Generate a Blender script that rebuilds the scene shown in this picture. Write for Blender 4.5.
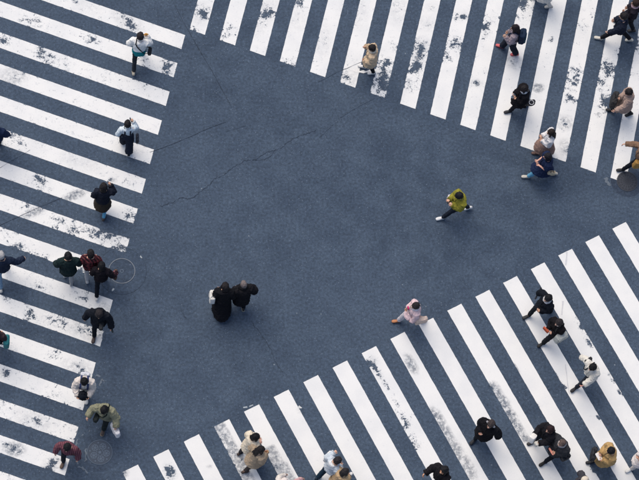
import bpy, bmesh, math, random
import numpy as np
from mathutils import Vector, Matrix, noise as mn
random.seed(7)
for o in list(bpy.data.objects): bpy.data.objects.remove(o)
SC = bpy.context.scene
COL = SC.collection
R = math.radians

# ------------------------------------------------------------------ camera
FPX, TILT, PSI, CAMH = 2063.39, 0.358808, 0.343702, 53.0131     # focal length in photo pixels, tilt off straight down, roll, height (m)
PW, PH = 639.0, 480.0
_c, _s, _ct, _st = math.cos(PSI), math.sin(PSI), math.cos(TILT), math.sin(TILT)
_A = Vector((_c, -_s, 0)); _B = Vector((-_s, -_c, 0)); _DN = Vector((0, 0, -1))
_W = _B*_ct + _DN*_st
_F = -_B*_st + _DN*_ct
CR = _A*_c - _W*_s
CD = _A*_s + _W*_c
CAM = Vector((0, 0, CAMH))
_t0 = CAMH / -_F.z
SHIFT = -(CAM + _F*_t0); SHIFT.z = 0
CAM = CAM + SHIFT
cd = bpy.data.cameras.new('camera'); cam = bpy.data.objects.new('camera', cd); COL.objects.link(cam)
cd.sensor_width = 36; cd.lens = 36*FPX/PW; cd.clip_start = 1; cd.clip_end = 2000
M3 = Matrix((CR, -CD, -_F)).transposed()
cam.matrix_world = Matrix.Translation(CAM) @ M3.to_4x4()
SC.camera = cam

# ------------------------------------------------------------------ sky, sun, exposure
wd = bpy.data.worlds.new('World'); SC.world = wd; wd.use_nodes = True
wn = wd.node_tree; bg = wn.nodes['Background']
sky = wn.nodes.new('ShaderNodeTexSky'); sky.sky_type = 'NISHITA'; sky.sun_disc = False
SUN_EL, SUN_AZ = R(58), R(-35)         # azimuth from +Y towards +X
sky.sun_elevation = SUN_EL; sky.sun_rotation = SUN_AZ
sky.air_density = 1.0; sky.dust_density = 4.0; sky.ozone_density = 0.6
wn.links.new(sky.outputs[0], bg.inputs[0]); bg.inputs[1].default_value = 0.14
sl = bpy.data.lights.new('sun', 'SUN'); sun = bpy.data.objects.new('sun', sl); COL.objects.link(sun)
sl.energy = 1.5; sl.angle = R(50); sl.color = (1.0, 0.92, 0.79)
sd = Vector((math.sin(SUN_AZ)*math.cos(SUN_EL), math.cos(SUN_AZ)*math.cos(SUN_EL), math.sin(SUN_EL)))
sun.rotation_euler = sd.to_track_quat('Z', 'Y').to_euler(); sun.location = (0, 0, 60)
SC.view_settings.view_transform = 'Standard'; SC.view_settings.look = 'None'
SC.view_settings.gamma = 1; SC.view_settings.use_curve_mapping = False
SC.view_settings.exposure = 0.06

def ground(px, py, z=0.0):
    """point of the street seen at photo position px, py"""
    d = _F*FPX + CR*(px-319.5) + CD*(py-240)
    t = (z-CAM.z)/d.z
    p = CAM + d*t
    return Vector((p.x, p.y, z))
def fitpt(x, y):                         # ground coordinates of the survey of the crossings
    return Vector((x+SHIFT.x, -y+SHIFT.y, 0))

# ------------------------------------------------------------------ materials
def newmat(name):
    m = bpy.data.materials.new(name); m.use_nodes = True
    return m, m.node_tree, m.node_tree.nodes['Principled BSDF']
def N(nt, t, **k):
    n = nt.nodes.new(t)
    for a, b in k.items(): setattr(n, a, b)
    return n
def mathn(nt, op, a, b=None, c=None, clamp=False):
    n = N(nt, 'ShaderNodeMath', operation=op, use_clamp=clamp)
    for i, v in enumerate((a, b, c)):
        if v is None: continue
        if hasattr(v, 'links') or hasattr(v, 'is_linked'): nt.links.new(v, n.inputs[i])
        else: n.inputs[i].default_value = v
    return n.outputs[0]
def maprange(nt, v, a, b, c=0, d=1, smooth=True):
    n = N(nt, 'ShaderNodeMapRange'); n.interpolation_type = 'SMOOTHSTEP' if smooth else 'LINEAR'
    nt.links.new(v, n.inputs[0])
    for i, x in enumerate((a, b, c, d)): n.inputs[1+i].default_value = x
    return n.outputs[0]
def mixc(nt, f, a, b, blend='MIX'):
    n = N(nt, 'ShaderNodeMix', data_type='RGBA', blend_type=blend)
    for s, v in ((0, f), (6, a), (7, b)):
        if hasattr(v, 'is_linked'): nt.links.new(v, n.inputs[s])
        elif s == 0: n.inputs[0].default_value = v
        else: n.inputs[s].default_value = (*v, 1) if len(v) == 3 else v
    return n.outputs[2]
def noisen(nt, vec, scale, detail=3, rough=.55, dist=0):
    n = N(nt, 'ShaderNodeTexNoise'); nt.links.new(vec, n.inputs['Vector'])
    n.inputs['Scale'].default_value = scale; n.inputs['Detail'].default_value = detail
    n.inputs['Roughness'].default_value = rough; n.inputs['Distortion'].default_value = dist
    return n.outputs[0]

# asphalt colour as a node group, shared by the road, the worn paint and the lids' surrounds
AG = bpy.data.node_groups.new('asphalt', 'ShaderNodeTree')
AG.interface.new_socket('Colour', in_out='OUTPUT', socket_type='NodeSocketColor')
AG.interface.new_socket('Height', in_out='OUTPUT', socket_type='NodeSocketFloat')
def build_asphalt(nt):
    geo = N(nt, 'ShaderNodeNewGeometry'); P = geo.outputs['Position']
    big = noisen(nt, P, .16, 4, .55, .5)
    mid = noisen(nt, P, 1.3, 5, .6, .2)
    fine = noisen(nt, P, 14, 4, .7)
    col = mixc(nt, maprange(nt, big, .3, .7), (.038, .059, .094), (.053, .079, .120))
    col = mixc(nt, maprange(nt, mid, .32, .72), col, (.061, .090, .134))
    k = maprange(nt, fine, .25, .75, .55, 1.45, False)
    kk = N(nt, 'ShaderNodeCombineXYZ')
    for i in range(3): nt.links.new(k, kk.inputs[i])
    col = mixc(nt, 1.0, col, kk.outputs[0], 'MULTIPLY')
    v = N(nt, 'ShaderNodeTexVoronoi'); nt.links.new(P, v.inputs['Vector']); v.inputs['Scale'].default_value = 22
    v.inputs['Randomness'].default_value = 1
    sep = N(nt, 'ShaderNodeSeparateColor'); nt.links.new(v.outputs['Color'], sep.inputs[0])
    inside = maprange(nt, v.outputs['Distance'], .20, .34, 1, 0)
    sel = mathn(nt, 'MULTIPLY', maprange(nt, sep.outputs[0], .80, 1.0, 0, .75, False), inside)
    col = mixc(nt, sel, col, (.155, .20, .26))                      # pale aggregate
    sel2 = mathn(nt, 'MULTIPLY', maprange(nt, sep.outputs[1], .84, 1.0, 0, .6, False), inside)
    col = mixc(nt, sel2, col, (.013, .019, .032))                 # dark aggregate
    v2 = N(nt, 'ShaderNodeTexVoronoi'); nt.links.new(P, v2.inputs['Vector']); v2.inputs['Scale'].default_value = 3.1
    sep2 = N(nt, 'ShaderNodeSeparateColor'); nt.links.new(v2.outputs['Color'], sep2.inputs[0])
    spot = mathn(nt, 'MULTIPLY', maprange(nt, sep2.outputs[0], .90, .99, 0, .55, False), maprange(nt, v2.outputs['Distance'], .04, .075, 1, 0))
    col = mixc(nt, spot, col, (.33, .38, .42))                      # pale grit and gum spots
    st = noisen(nt, P, .9, 4, .6, .8)
    stain = maprange(nt, st, .66, .80, 0, .30)
    col = mixc(nt, stain, col, (.016, .025, .045))                  # oil and tyre stains
    h = mathn(nt, 'ADD', fine, mathn(nt, 'MULTIPLY', v.outputs['Distance'], .8))
    return col, h
c_, h_ = build_asphalt(AG)
go = N(AG, 'NodeGroupOutput'); AG.links.new(c_, go.inputs[0]); AG.links.new(h_, go.inputs[1])
def use_asphalt(nt):
    g = N(nt, 'ShaderNodeGroup'); g.node_tree = AG
    return g.outputs[0], g.outputs[1]
def bumpn(nt, bsdf, h, strength=.3, dist=.004):
    b = N(nt, 'ShaderNodeBump'); b.inputs['Strength'].default_value = strength; b.inputs['Distance'].default_value = dist
    nt.links.new(h, b.inputs['Height']); nt.links.new(b.outputs[0], bsdf.inputs['Normal'])
M_ASPH, nt, bs = newmat('asphalt')
c, h = use_asphalt(nt); nt.links.new(c, bs.inputs['Base Color']); bs.inputs['Roughness'].default_value = .85
bs.inputs['Specular IOR Level'].default_value = .3; bumpn(nt, bs, h, .5, .004)
def asphalt_variant(name, mul, tint=(0, 0, 0), f=0.0):
    m, nt, bs = newmat(name); c, h = use_asphalt(nt)
    c = mixc(nt, 1.0, c, mul, 'MULTIPLY'); c = mixc(nt, f, c, tint)
    nt.links.new(c, bs.inputs['Base Color']); bs.inputs['Roughness'].default_value = .85; bs.inputs['Specular IOR Level'].default_value = .3
    bumpn(nt, bs, h, .5, .004); return m
M_PATCH = asphalt_variant('asphalt_patch', (.86, .86, .88))
M_PATCHD = asphalt_variant('asphalt_patch_dark', (.66, .66, .70))
M_CRACK = asphalt_variant('crack_fill', (.56, .56, .58))
M_SEAM = asphalt_variant('seam_fill', (.72, .72, .74))
M_SCUFF = asphalt_variant('scuff', (1.5, 1.4, 1.3), (.24, .27, .30), .30)

# worn road paint
M_PAINT, nt, bs = newmat('road_paint')
geo = N(nt, 'ShaderNodeNewGeometry'); P = geo.outputs['Position']
wa = N(nt, 'ShaderNodeAttribute', attribute_name='wear_shade').outputs['Fac']
ga = N(nt, 'ShaderNodeAttribute', attribute_name='grime_shade').outputs['Fac']
ea = N(nt, 'ShaderNodeAttribute', attribute_name='edge').outputs['Fac']
n1 = noisen(nt, P, 7.5, 5, .68, .5); n2 = noisen(nt, P, 24, 3, .65); n3 = noisen(nt, P, 1.6, 3, .5)
mixn = mathn(nt, 'ADD', mathn(nt, 'MULTIPLY', n1, .62), mathn(nt, 'MULTIPLY', n2, .38))
edge = mathn(nt, 'MULTIPLY', maprange(nt, ea, 0, .8, 1, 0), mathn(nt, 'ADD', .02, mathn(nt, 'MULTIPLY', wa, .10)))
thr = mathn(nt, 'SUBTRACT', .70, mathn(nt, 'ADD', mathn(nt, 'MULTIPLY', wa, .25), edge))
worn = maprange(nt, mathn(nt, 'SUBTRACT', mixn, thr), -.012, .04)
half = maprange(nt, mathn(nt, 'SUBTRACT', mixn, thr), -.10, .02, 0, .42)
ac, ah = use_asphalt(nt)
paint = mixc(nt, maprange(nt, n3, .35, .7), (.79, .795, .785), (.73, .742, .745))
pk = maprange(nt, n2, .3, .75, 0, .07)
paint = mixc(nt, pk, paint, (.42, .44, .47))
g1 = noisen(nt, P, 9, 5, .7, .3)
grime_shade = mathn(nt, 'MULTIPLY', ga, maprange(nt, g1, .36, .60, .08, 1.0), clamp=True)
paint = mixc(nt, grime_shade, paint, (.10, .125, .165))
paint = mixc(nt, half, paint, (.33, .37, .42))
col = mixc(nt, worn, paint, ac)
nt.links.new(col, bs.inputs['Base Color']); bs.inputs['Roughness'].default_value = .7
bs.inputs['Specular IOR Level'].default_value = .3
bumpn(nt, bs, mathn(nt, 'ADD', mathn(nt, 'MULTIPLY', worn, -1.5), mathn(nt, 'MULTIPLY', ah, .5)), .4, .004)

_mc = {}
def cloth(col, rough=.85, kind='plain', col2=None, scale=1.0, spec=.1):
    key = (col, rough, kind, col2, scale, spec)
    if key in _mc: return _mc[key]
    m, nt, bs = newmat('cloth_%d' % len(_mc)); _mc[key] = m
    tc = N(nt, 'ShaderNodeTexCoord'); P = tc.outputs['Object']
    base = (*col, 1)
    if kind == 'plain':
        n = noisen(nt, P, 14*scale, 4, .6)
        c = mixc(nt, maprange(nt, n, .3, .72, 0, .5), col, tuple(min(1, x*1.35+.001) for x in col))
    elif kind == 'plaid':
        sx = N(nt, 'ShaderNodeSeparateXYZ'); nt.links.new(P, sx.inputs[0])
        a = mathn(nt, 'GREATER_THAN', mathn(nt, 'SINE', mathn(nt, 'MULTIPLY', mathn(nt, 'ADD', sx.outputs[0], sx.outputs[1]), 62)), .1)
        b = mathn(nt, 'GREATER_THAN', mathn(nt, 'SINE', mathn(nt, 'MULTIPLY', sx.outputs[2], 62)), .1)
        f = mathn(nt, 'MULTIPLY', mathn(nt, 'ADD', a, b), .5)
        c = mixc(nt, f, col, col2)
    elif kind == 'stripe':
        sx = N(nt, 'ShaderNodeSeparateXYZ'); nt.links.new(P, sx.inputs[0])
        a = maprange(nt, mathn(nt, 'SINE', mathn(nt, 'MULTIPLY', sx.outputs[0], 130)), -.2, .5)
        c = mixc(nt, a, col, col2)
    elif kind == 'floral':
        v = N(nt, 'ShaderNodeTexVoronoi'); nt.links.new(P, v.inputs['Vector']); v.inputs['Scale'].default_value = 16
        sp = N(nt, 'ShaderNodeSeparateColor'); nt.links.new(v.outputs['Color'], sp.inputs[0])
        a = mathn(nt, 'MULTIPLY', mathn(nt, 'GREATER_THAN', sp.outputs[0], .5), maprange(nt, v.outputs['Distance'], .3, .45, 1, 0))
        c = mixc(nt, a, col, col2)
    nt.links.new(c, bs.inputs['Base Color'])
    bs.inputs['Roughness'].default_value = rough; bs.inputs['Specular IOR Level'].default_value = spec
    w = noisen(nt, P, 160, 2, .6); f = noisen(nt, P, 22*scale, 3, .6, .6)
    bumpn(nt, bs, mathn(nt, 'ADD', mathn(nt, 'MULTIPLY', w, .25), f), .7, .014)
    return m
def hairmat(col, name='hair'):
    key = ('h', col)
    if key in _mc: return _mc[key]
    m, nt, bs = newmat(name); _mc[key] = m
    tc = N(nt, 'ShaderNodeTexCoord'); mp = N(nt, 'ShaderNodeMapping'); mp.inputs['Scale'].default_value = (1, 1, .25)
    nt.links.new(tc.outputs['Object'], mp.inputs[0])
    n = noisen(nt, mp.outputs[0], 90, 3, .6, .5)
    c = mixc(nt, maprange(nt, n, .35, .7), col, tuple(x*1.7+.001 for x in col))
    nt.links.new(c, bs.inputs['Base Color']); bs.inputs['Roughness'].default_value = .55
    bs.inputs['Specular IOR Level'].default_value = .18
    bumpn(nt, bs, n, .7, .01); return m
def skinmat(col):
    key = ('s', col)
    if key in _mc: return _mc[key]
    m, nt, bs = newmat('skin'); _mc[key] = m
    tc = N(nt, 'ShaderNodeTexCoord'); n = noisen(nt, tc.outputs['Object'], 18, 3, .6)
    c = mixc(nt, maprange(nt, n, .3, .7, 0, .5), col, (col[0]*1.05, col[1]*.82, col[2]*.76))
    nt.links.new(c, bs.inputs['Base Color']); bs.inputs['Roughness'].default_value = .55
    bs.inputs['Subsurface Weight'].default_value = .08; bs.inputs['Subsurface Radius'].default_value = (.02, .008, .004)
    return m
def plain(name, col, rough=.6, metal=0, spec=.4):
    key = ('p', name, col)
    if key in _mc: return _mc[key]
    m, nt, bs = newmat(name); _mc[key] = m
    tc = N(nt, 'ShaderNodeTexCoord'); n = noisen(nt, tc.outputs['Object'], 30, 4, .6)
    c = mixc(nt, maprange(nt, n, .3, .7, 0, .35), col, tuple(x*.8 for x in col))
    nt.links.new(c, bs.inputs['Base Color']); bs.inputs['Roughness'].default_value = rough
    bs.inputs['Metallic'].default_value = metal; bs.inputs['Specular IOR Level'].default_value = spec
    return m

# ------------------------------------------------------------------ mesh helpers
class MB:
    def __init__(s): s.v = []; s.f = []
    def add(s, v, f):
        k = len(s.v); s.v += [tuple(x) for x in v]; s.f += [tuple(i+k for i in q) for q in f]
    def loft(s, rings, cap=True, dome=0.0):
        """rings: list of lists of points (same count)"""
        n = len(rings[0]); v = [p for r in rings for p in r]; f = []
        for i in range(len(rings)-1):
            for j in range(n):
                a, b = i*n+j, i*n+(j+1) % n
                f.append((a, b, b+n, a+n))
        if cap:
            f.append(tuple(range(n-1, -1, -1))); k = (len(rings)-1)*n; f.append(tuple(range(k, k+n)))
        s.add(v, f)
    def tube(s, pts, radii, n=10, ref=None, dome=True, flat=1.0, sup=2.0):
        """tapered tube through pts; radii floats or (rx, ry) pairs; ref = side direction for elliptical ones"""
        pts = [Vector(p) for p in pts]; rings = []
        L = len(pts)
        rr = [(r if isinstance(r, tuple) else (r, r*flat)) for r in radii]
        up = Vector(ref) if ref is not None else Vector((1, 0, 0))
        P2, R2, T2 = [], [], []
        for i, p in enumerate(pts):
            t = (pts[min(i+1, L-1)]-pts[max(i-1, 0)]).normalized()
            if i == 0 and dome:
                m = min(rr[0])
                for k in (.92, .6): P2.append(p-t*m*k); R2.append((rr[0][0]*math.sqrt(1-k*k), rr[0][1]*math.sqrt(1-k*k))); T2.append(t)
            P2.append(p); R2.append(rr[i]); T2.append(t)
            if i == L-1 and dome:
                m = min(rr[i])
                for k in (.6, .92): P2.append(p+t*m*k); R2.append((rr[i][0]*math.sqrt(1-k*k), rr[i][1]*math.sqrt(1-k*k))); T2.append(t)
        for p, (rx, ry), t in zip(P2, R2, T2):
            u = up - t*up.dot(t)
            if u.length < 1e-4: u = t.orthogonal()
            u.normalize(); w = t.cross(u)
            ring = []
            for j in range(n):
                a = 2*math.pi*j/n; ca, sa = math.cos(a), math.sin(a)
                if sup != 2.0:
                    ca = math.copysign(abs(ca)**(2/sup), ca); sa = math.copysign(abs(sa)**(2/sup), sa)
                ring.append(p+u*rx*ca+w*ry*sa)
            rings.append(ring)
        s.loft(rings)
    def ball(s, c, r, M=None, n=12, m=8):
        c = Vector(c); r = (r, r, r) if not isinstance(r, (tuple, list)) else r
        rings = []
        for i in range(m):
            th = math.pi*(i+.35)/(m-.3)
            rings.append([Vector((r[0]*math.sin(th)*math.cos(2*math.pi*j/n), r[1]*math.sin(th)*math.sin(2*math.pi*j/n), -r[2]*math.cos(th))) for j in range(n)])
        rings = [[c+((M @ p) if M is not None else p) for p in rg] for rg in rings]
        s.loft(rings)
    def rbox(s, M, w, d, h, sup=5.0, taper=1.0, n=20, lean=0.0):
        """rounded box standing on M's origin"""
        rings = []
        prof = [(0.0, .86), (.03, .96), (.10, 1), (.35, 1), (.65, 1), (.90, 1), (.97, .95), (1, .84)]
        for z, k in prof:
            sc = k*(1+(taper-1)*z); ring = []
            for j in range(n):
                a = 2*math.pi*j/n; ca, sa = math.cos(a), math.sin(a)
                ca = math.copysign(abs(ca)**(2/sup), ca); sa = math.copysign(abs(sa)**(2/sup), sa)
                ring.append(M @ Vector((w/2*ca*sc, d/2*sa*sc+lean*z, h*z)))
            rings.append(ring)
        s.loft(rings)
    def mesh(s, name):
        me = bpy.data.meshes.new(name); me.from_pydata(s.v, [], s.f); me.update()
        bm = bmesh.new(); bm.from_mesh(me); bmesh.ops.recalc_face_normals(bm, faces=bm.faces); bm.to_mesh(me); bm.free()
        return me
    def build(s, name, mat, parent=None, smooth=True):
        me = s.mesh(name); me.materials.append(mat)
        if smooth: me.polygons.foreach_set('use_smooth', [True]*len(me.polygons))
        o = bpy.data.objects.new(name, me); COL.objects.link(o)
        if parent is not None: o.parent = parent
        return o
PENDING = []
def remeshed(mb, name, mat, parent, voxel=.014, smooth=2, wr=0.0, wscale=7.0, seed=0, extra=None, strand=0.0, dec=None):
    """union of the shapes in mb as one continuous skin (worked out for all of them in one go, further down)"""
    o = mb.build(name, mat, parent)
    m = o.modifiers.new('r', 'REMESH'); m.mode = 'VOXEL'; m.voxel_size = voxel; m.use_smooth_shade = True
    if smooth:
        m = o.modifiers.new('s', 'SMOOTH'); m.iterations = smooth; m.factor = .5
    if dec:
        m = o.modifiers.new('d', 'DECIMATE'); m.ratio = dec
    PENDING.append((o, mat, wr, wscale, seed, extra, strand))
    return o
def flush():
    dg = bpy.context.evaluated_depsgraph_get(); dg.update()
    new = []
    for o, *_ in PENDING:
        new.append(bpy.data.meshes.new_from_object(o.evaluated_get(dg)))
    for (o, mat, wr, ws, seed, extra, strand), me in zip(PENDING, new):
        o.modifiers.clear(); old = o.data; nm = o.name.split('.')[0]
        if wr or strand:
            n = len(me.vertices); co = np.empty(n*3, 'f'); me.vertices.foreach_get('co', co)
            no = np.empty(n*3, 'f'); me.vertex_normals.foreach_get('vector', no)
            co = co.reshape(-1, 3); no = no.reshape(-1, 3); off = seed*3.7
            d = np.empty(n, 'f')
            for i in range(n):
                x, y, z = (float(q) for q in co[i])
                if strand:
                    d[i] = strand*mn.noise((x*60+off, y*60, z*14))+strand*.9*mn.noise((x*24, y*24+off, z*9))
                else:
                    a = mn.noise((x*ws+off, y*ws, z*ws*1.3)); b = mn.noise((x*ws*2.3, y*ws*2.3+off, z*ws*2.6)); 
                    e = mn.noise((x*ws*.9+off, y*ws*.9+off, z*ws*1.8+5))
                    g = mn.noise((x*ws*1.7-off, y*ws*1.7, z*ws*.9+off)); r1 = max(0, 1-abs(e)*3.2); r2 = max(0, 1-abs(g)*3.6)
                    d[i] = wr*(.45*a+.30*b+.75*r1*r1+.55*r2*r2-.25)
            co = co+no*d[:, None]
            me.vertices.foreach_set('co', co.ravel()); me.update()
        if extra is not None:
            bm = bmesh.new(); bm.from_mesh(me)
            t = extra.mesh('x'); bm.from_mesh(t); bm.to_mesh(me); bm.free(); bpy.data.meshes.remove(t)
        me.materials.clear(); me.materials.append(mat)
        me.polygons.foreach_set('use_smooth', [True]*len(me.polygons))
        o.data = me; bpy.data.meshes.remove(old); me.name = nm
    PENDING.clear()
def empty(name, loc=(0, 0, 0), rz=0, sc=1):
    o = bpy.data.objects.new(name, None); COL.objects.link(o); o.location = loc; o.rotation_euler = (0, 0, rz); o.scale = (sc,)*3
    o.empty_display_size = .3
    return o
def tag(o, label=None, cat=None, group=None, kind=None):
    if label: o['label'] = label
    if cat: o['category'] = cat
    if group: o['group'] = group
    if kind: o['kind'] = kind
    return o

# ------------------------------------------------------------------ road
def sheet(name, pts, z, mat, parent=None):
    me = bpy.data.meshes.new(name); me.from_pydata([(p[0], p[1], z) for p in pts], [], [tuple(range(len(pts)))]); me.update()
    if me.polygons[0].normal.z < 0: me.flip_normals()
    me.materials.append(mat); o = bpy.data.objects.new(name, me); COL.objects.link(o)
    if parent is not None: o.parent = parent
    return o
road = sheet('road', [(-400, -400), (400, -400), (400, 400), (-400, 400)], 0, M_ASPH)
tag(road, 'dark blue grey asphalt street crossing', kind='structure')

# wear spots on the paint and one painted cast shadow: photo x, y, radius along, radius across (px), angle, strength, grime
SPOT = [
 (37,23,13,6,20,1.0,0),(58,33,3,2,0,1.1,0),(91,40,13,6,20,.8,0),(128,22,12,6,40,1.15,.2),(88,5,12,7,20,.5,.1),(76,2,5,3,0,.9,0),
 (50,57,15,7,20,1.15,0),(5,40,10,7,20,.95,0),(65,64,4,3,0,1.1,0),(14,76,7,10,60,.7,.35),(32,75,5,4,0,.5,0),(148,63,10,6,20,.8,0),(167,67,7,6,60,1.15,.15),
 (145,85,4,2,0,1,0),(105,80,9,4,20,.6,0),(75,103,8,4,20,.55,0),(50,118,10,4,20,.5,0),(20,140,14,6,20,.75,0),(80,160,14,7,20,.45,.12),(38,135,10,5,20,.5,.1),
 (40,183,14,7,20,1.0,0),(75,195,8,3,-20,.7,.9),(34,212,8,3,-25,.7,.8),(112,180,3,2,0,.9,.4),(131,182,7,5,0,.85,0),(129,216,9,7,60,1.05,0),
 (72,228,20,9,20,.95,0),(105,236,18,8,20,1.1,0),(20,205,14,5,20,.7,0),(5,232,14,6,20,.7,0),(118,248,8,6,0,1.0,0),
 (20,250,18,7,18,.95,0),(50,263,16,7,20,.9,0),(75,270,12,7,20,.9,0),(10,282,9,5,20,.85,0),(45,287,14,6,20,.8,0),(82,297,10,6,20,.95,0),(104,309,6,6,20,.7,.3),
 (30,315,10,7,20,1.0,0),(8,301,6,4,20,.9,0),(55,322,16,8,20,1.0,.1),(88,330,16,7,15,1.0,.3),(53,356,9,6,20,1.15,0),(14,347,8,5,20,.7,0),(100,340,5,4,0,.5,0),
 (80,370,12,6,20,.75,.25),(4,373,5,4,0,1.05,.2),(55,400,10,8,30,.95,0),(33,421,13,7,20,.75,.2),(5,405,12,6,20,.7,0),(14,449,7,5,10,.85,.75),(53,465,6,8,60,1.0,.2),(8,478,10,4,20,.7,0),(5,445,9,5,20,.7,0),
 (202,13,8,8,0,1.15,.15),(193,31,4,4,0,1.2,0),(226,33,7,8,70,1.1,0),(267,12,11,8,-40,.85,.12),(262,25,8,4,-60,.6,.1),(299,4,8,6,0,.85,0),(290,62,8,6,0,.75,0),(296,20,7,8,0,.45,.1),
 (322,40,7,14,0,.5,.1),(315,60,6,6,0,.5,0),(354,12,9,13,0,.55,.12),(347,60,8,5,0,.75,0),(347,78,8,8,0,.95,.2),(382,74,9,10,0,1.15,0),(380,88,8,10,0,1.25,0),(384,63,8,6,0,1.1,0),(394,47,6,7,0,.7,0),(398,8,8,12,0,.55,.12),
 (420,50,9,10,0,1.1,.2),(415,68,8,8,0,1.15,0),(411,84,8,7,0,1.1,0),(426,24,8,6,0,.5,.1),(430,8,6,4,0,.5,.1),(454,45,8,10,0,1.1,0),(460,17,7,4,0,1.1,.1),(448,58,7,6,0,.9,0),(476,83,4,3,0,1.1,.3),(470,92,4,6,0,.5,0),
 (486,30,5,9,0,1.1,0),(493,16,7,6,0,.9,0),(483,70,4,6,0,.7,0),(524,7,8,8,0,1.3,0),(521,18,7,6,0,1.0,0),(515,62,8,5,20,.6,.3),(538,88,4,3,0,.7,.9),(546,55,3,3,0,.7,0),(552,40,3,3,0,.8,0),  # the spot by the navy backpack walker is a cast shadow painted in
 (573,80,7,10,0,1.1,0),(570,95,7,10,0,1.05,0),(577,70,6,5,0,.8,0),(582,28,6,8,0,.75,0),(592,10,3,6,0,.8,0),(608,68,7,10,0,1.2,.1),(604,86,7,8,0,1.15,0),(604,102,7,8,0,1.2,0),(600,115,5,4,0,.8,0),(636,45,7,10,0,.8,.1),(632,70,6,8,0,.7,0),
 (565,123,6,5,0,.9,.4),(565,148,4,6,0,.7,.4),(618,52,6,6,0,.8,0),(540,30,4,8,0,.5,0),
 (372,362,6,7,60,1.15,.1),(377,372,4,10,-28,1.15,.1),(386.5,386,3,9,-28,1.05,0),(395.5,402,3.5,10,-28,1.15,0),(404.5,420,5,12,-28,1.25,0),(414.5,440,5,10,-28,1.3,0),(416,447,4,4,0,1.3,.2),(410,415,4,4,0,1.0,0),
 (411,364,4,9,-25,.95,.8),(438,418,4,10,-30,.35,.9),(446,432,4,12,-30,.35,.8),(455,448,5,14,-30,.45,.75),(466,466,6,14,-30,.5,.7),
 (495,389,4,7,-30,.75,.9),(503,402,4.5,9,-30,.8,.95),(511,416,4.5,9,-30,.8,.95),(518,428,4,7,-30,.8,.9),(525,438,3,5,-30,.8,.9),(515,368,2,6,-28,.7,.8),
 (538,406,2,4,-28,1.1,.2),(170,472,6,8,-20,1.2,.2),(210,466,2,2,0,.8,.5),(300,410,3,3,0,.6,.2),(580,326,2,9,-30,1.2,0),(590,345,2,9,-30,1.2,0),(612,380,2,9,-30,1.1,0),(619,392,2,6,-30,1.2,0),(592,467,3,8,-30,1.2,.2),
 (312,418,3,2,0,.4,.2),(598,418,2,5,-30,1.1,0),(556,375,3,6,-30,.8,0),(564,386,2,6,-30,.8,0),(123,473,4,4,0,.6,1.0),
]
WP = []
for x, y, a, b, ang, w, g in SPOT:
    p = ground(x, y); e = ground(x+math.cos(R(ang))*1, y+math.sin(R(ang))*1)-p
    k = e.length; e.normalize(); WP.append((p.x, p.y, e.x, e.y, a*k*(1.35 if y < 345 or x < 110 else 1), b*k*(1.35 if y < 345 or x < 110 else 1), w, g))
WPA = np.array(WP); MH = ground(121.8, 271)
GREY = [((214.5, 427), (240, 475), 8.5, .72), ((268, 452), (292, 492), 8.5, .68)]   # two old grey runs of paint
GR = [(ground(*a), ground(*b), r/36.4, g) for a, b, r, g in GREY]
CW = {  # origin, direction along the crossing, duty, skew, first, last, side, length, base wear
 0: (3.00641721, -24.7609878, 1.81100634, .4959, .0956527, 0, 17, 1, 9.0, .30),
 1: (3.13404593, -24.9421608, .338329122, .5086, -.0939651, 0, 18, -1, 9.0, .20),
 2: (1.38650541, -12.1870702, -.478537567, .5023, 0.0, -1, 20, 1, 9.5, .0)}
CWL = ['zebra crossing with well worn chipped paint on the left side', 'zebra crossing with steep worn stripes along the top right', 'zebra crossing with clean slanted stripes at the lower right']
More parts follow.
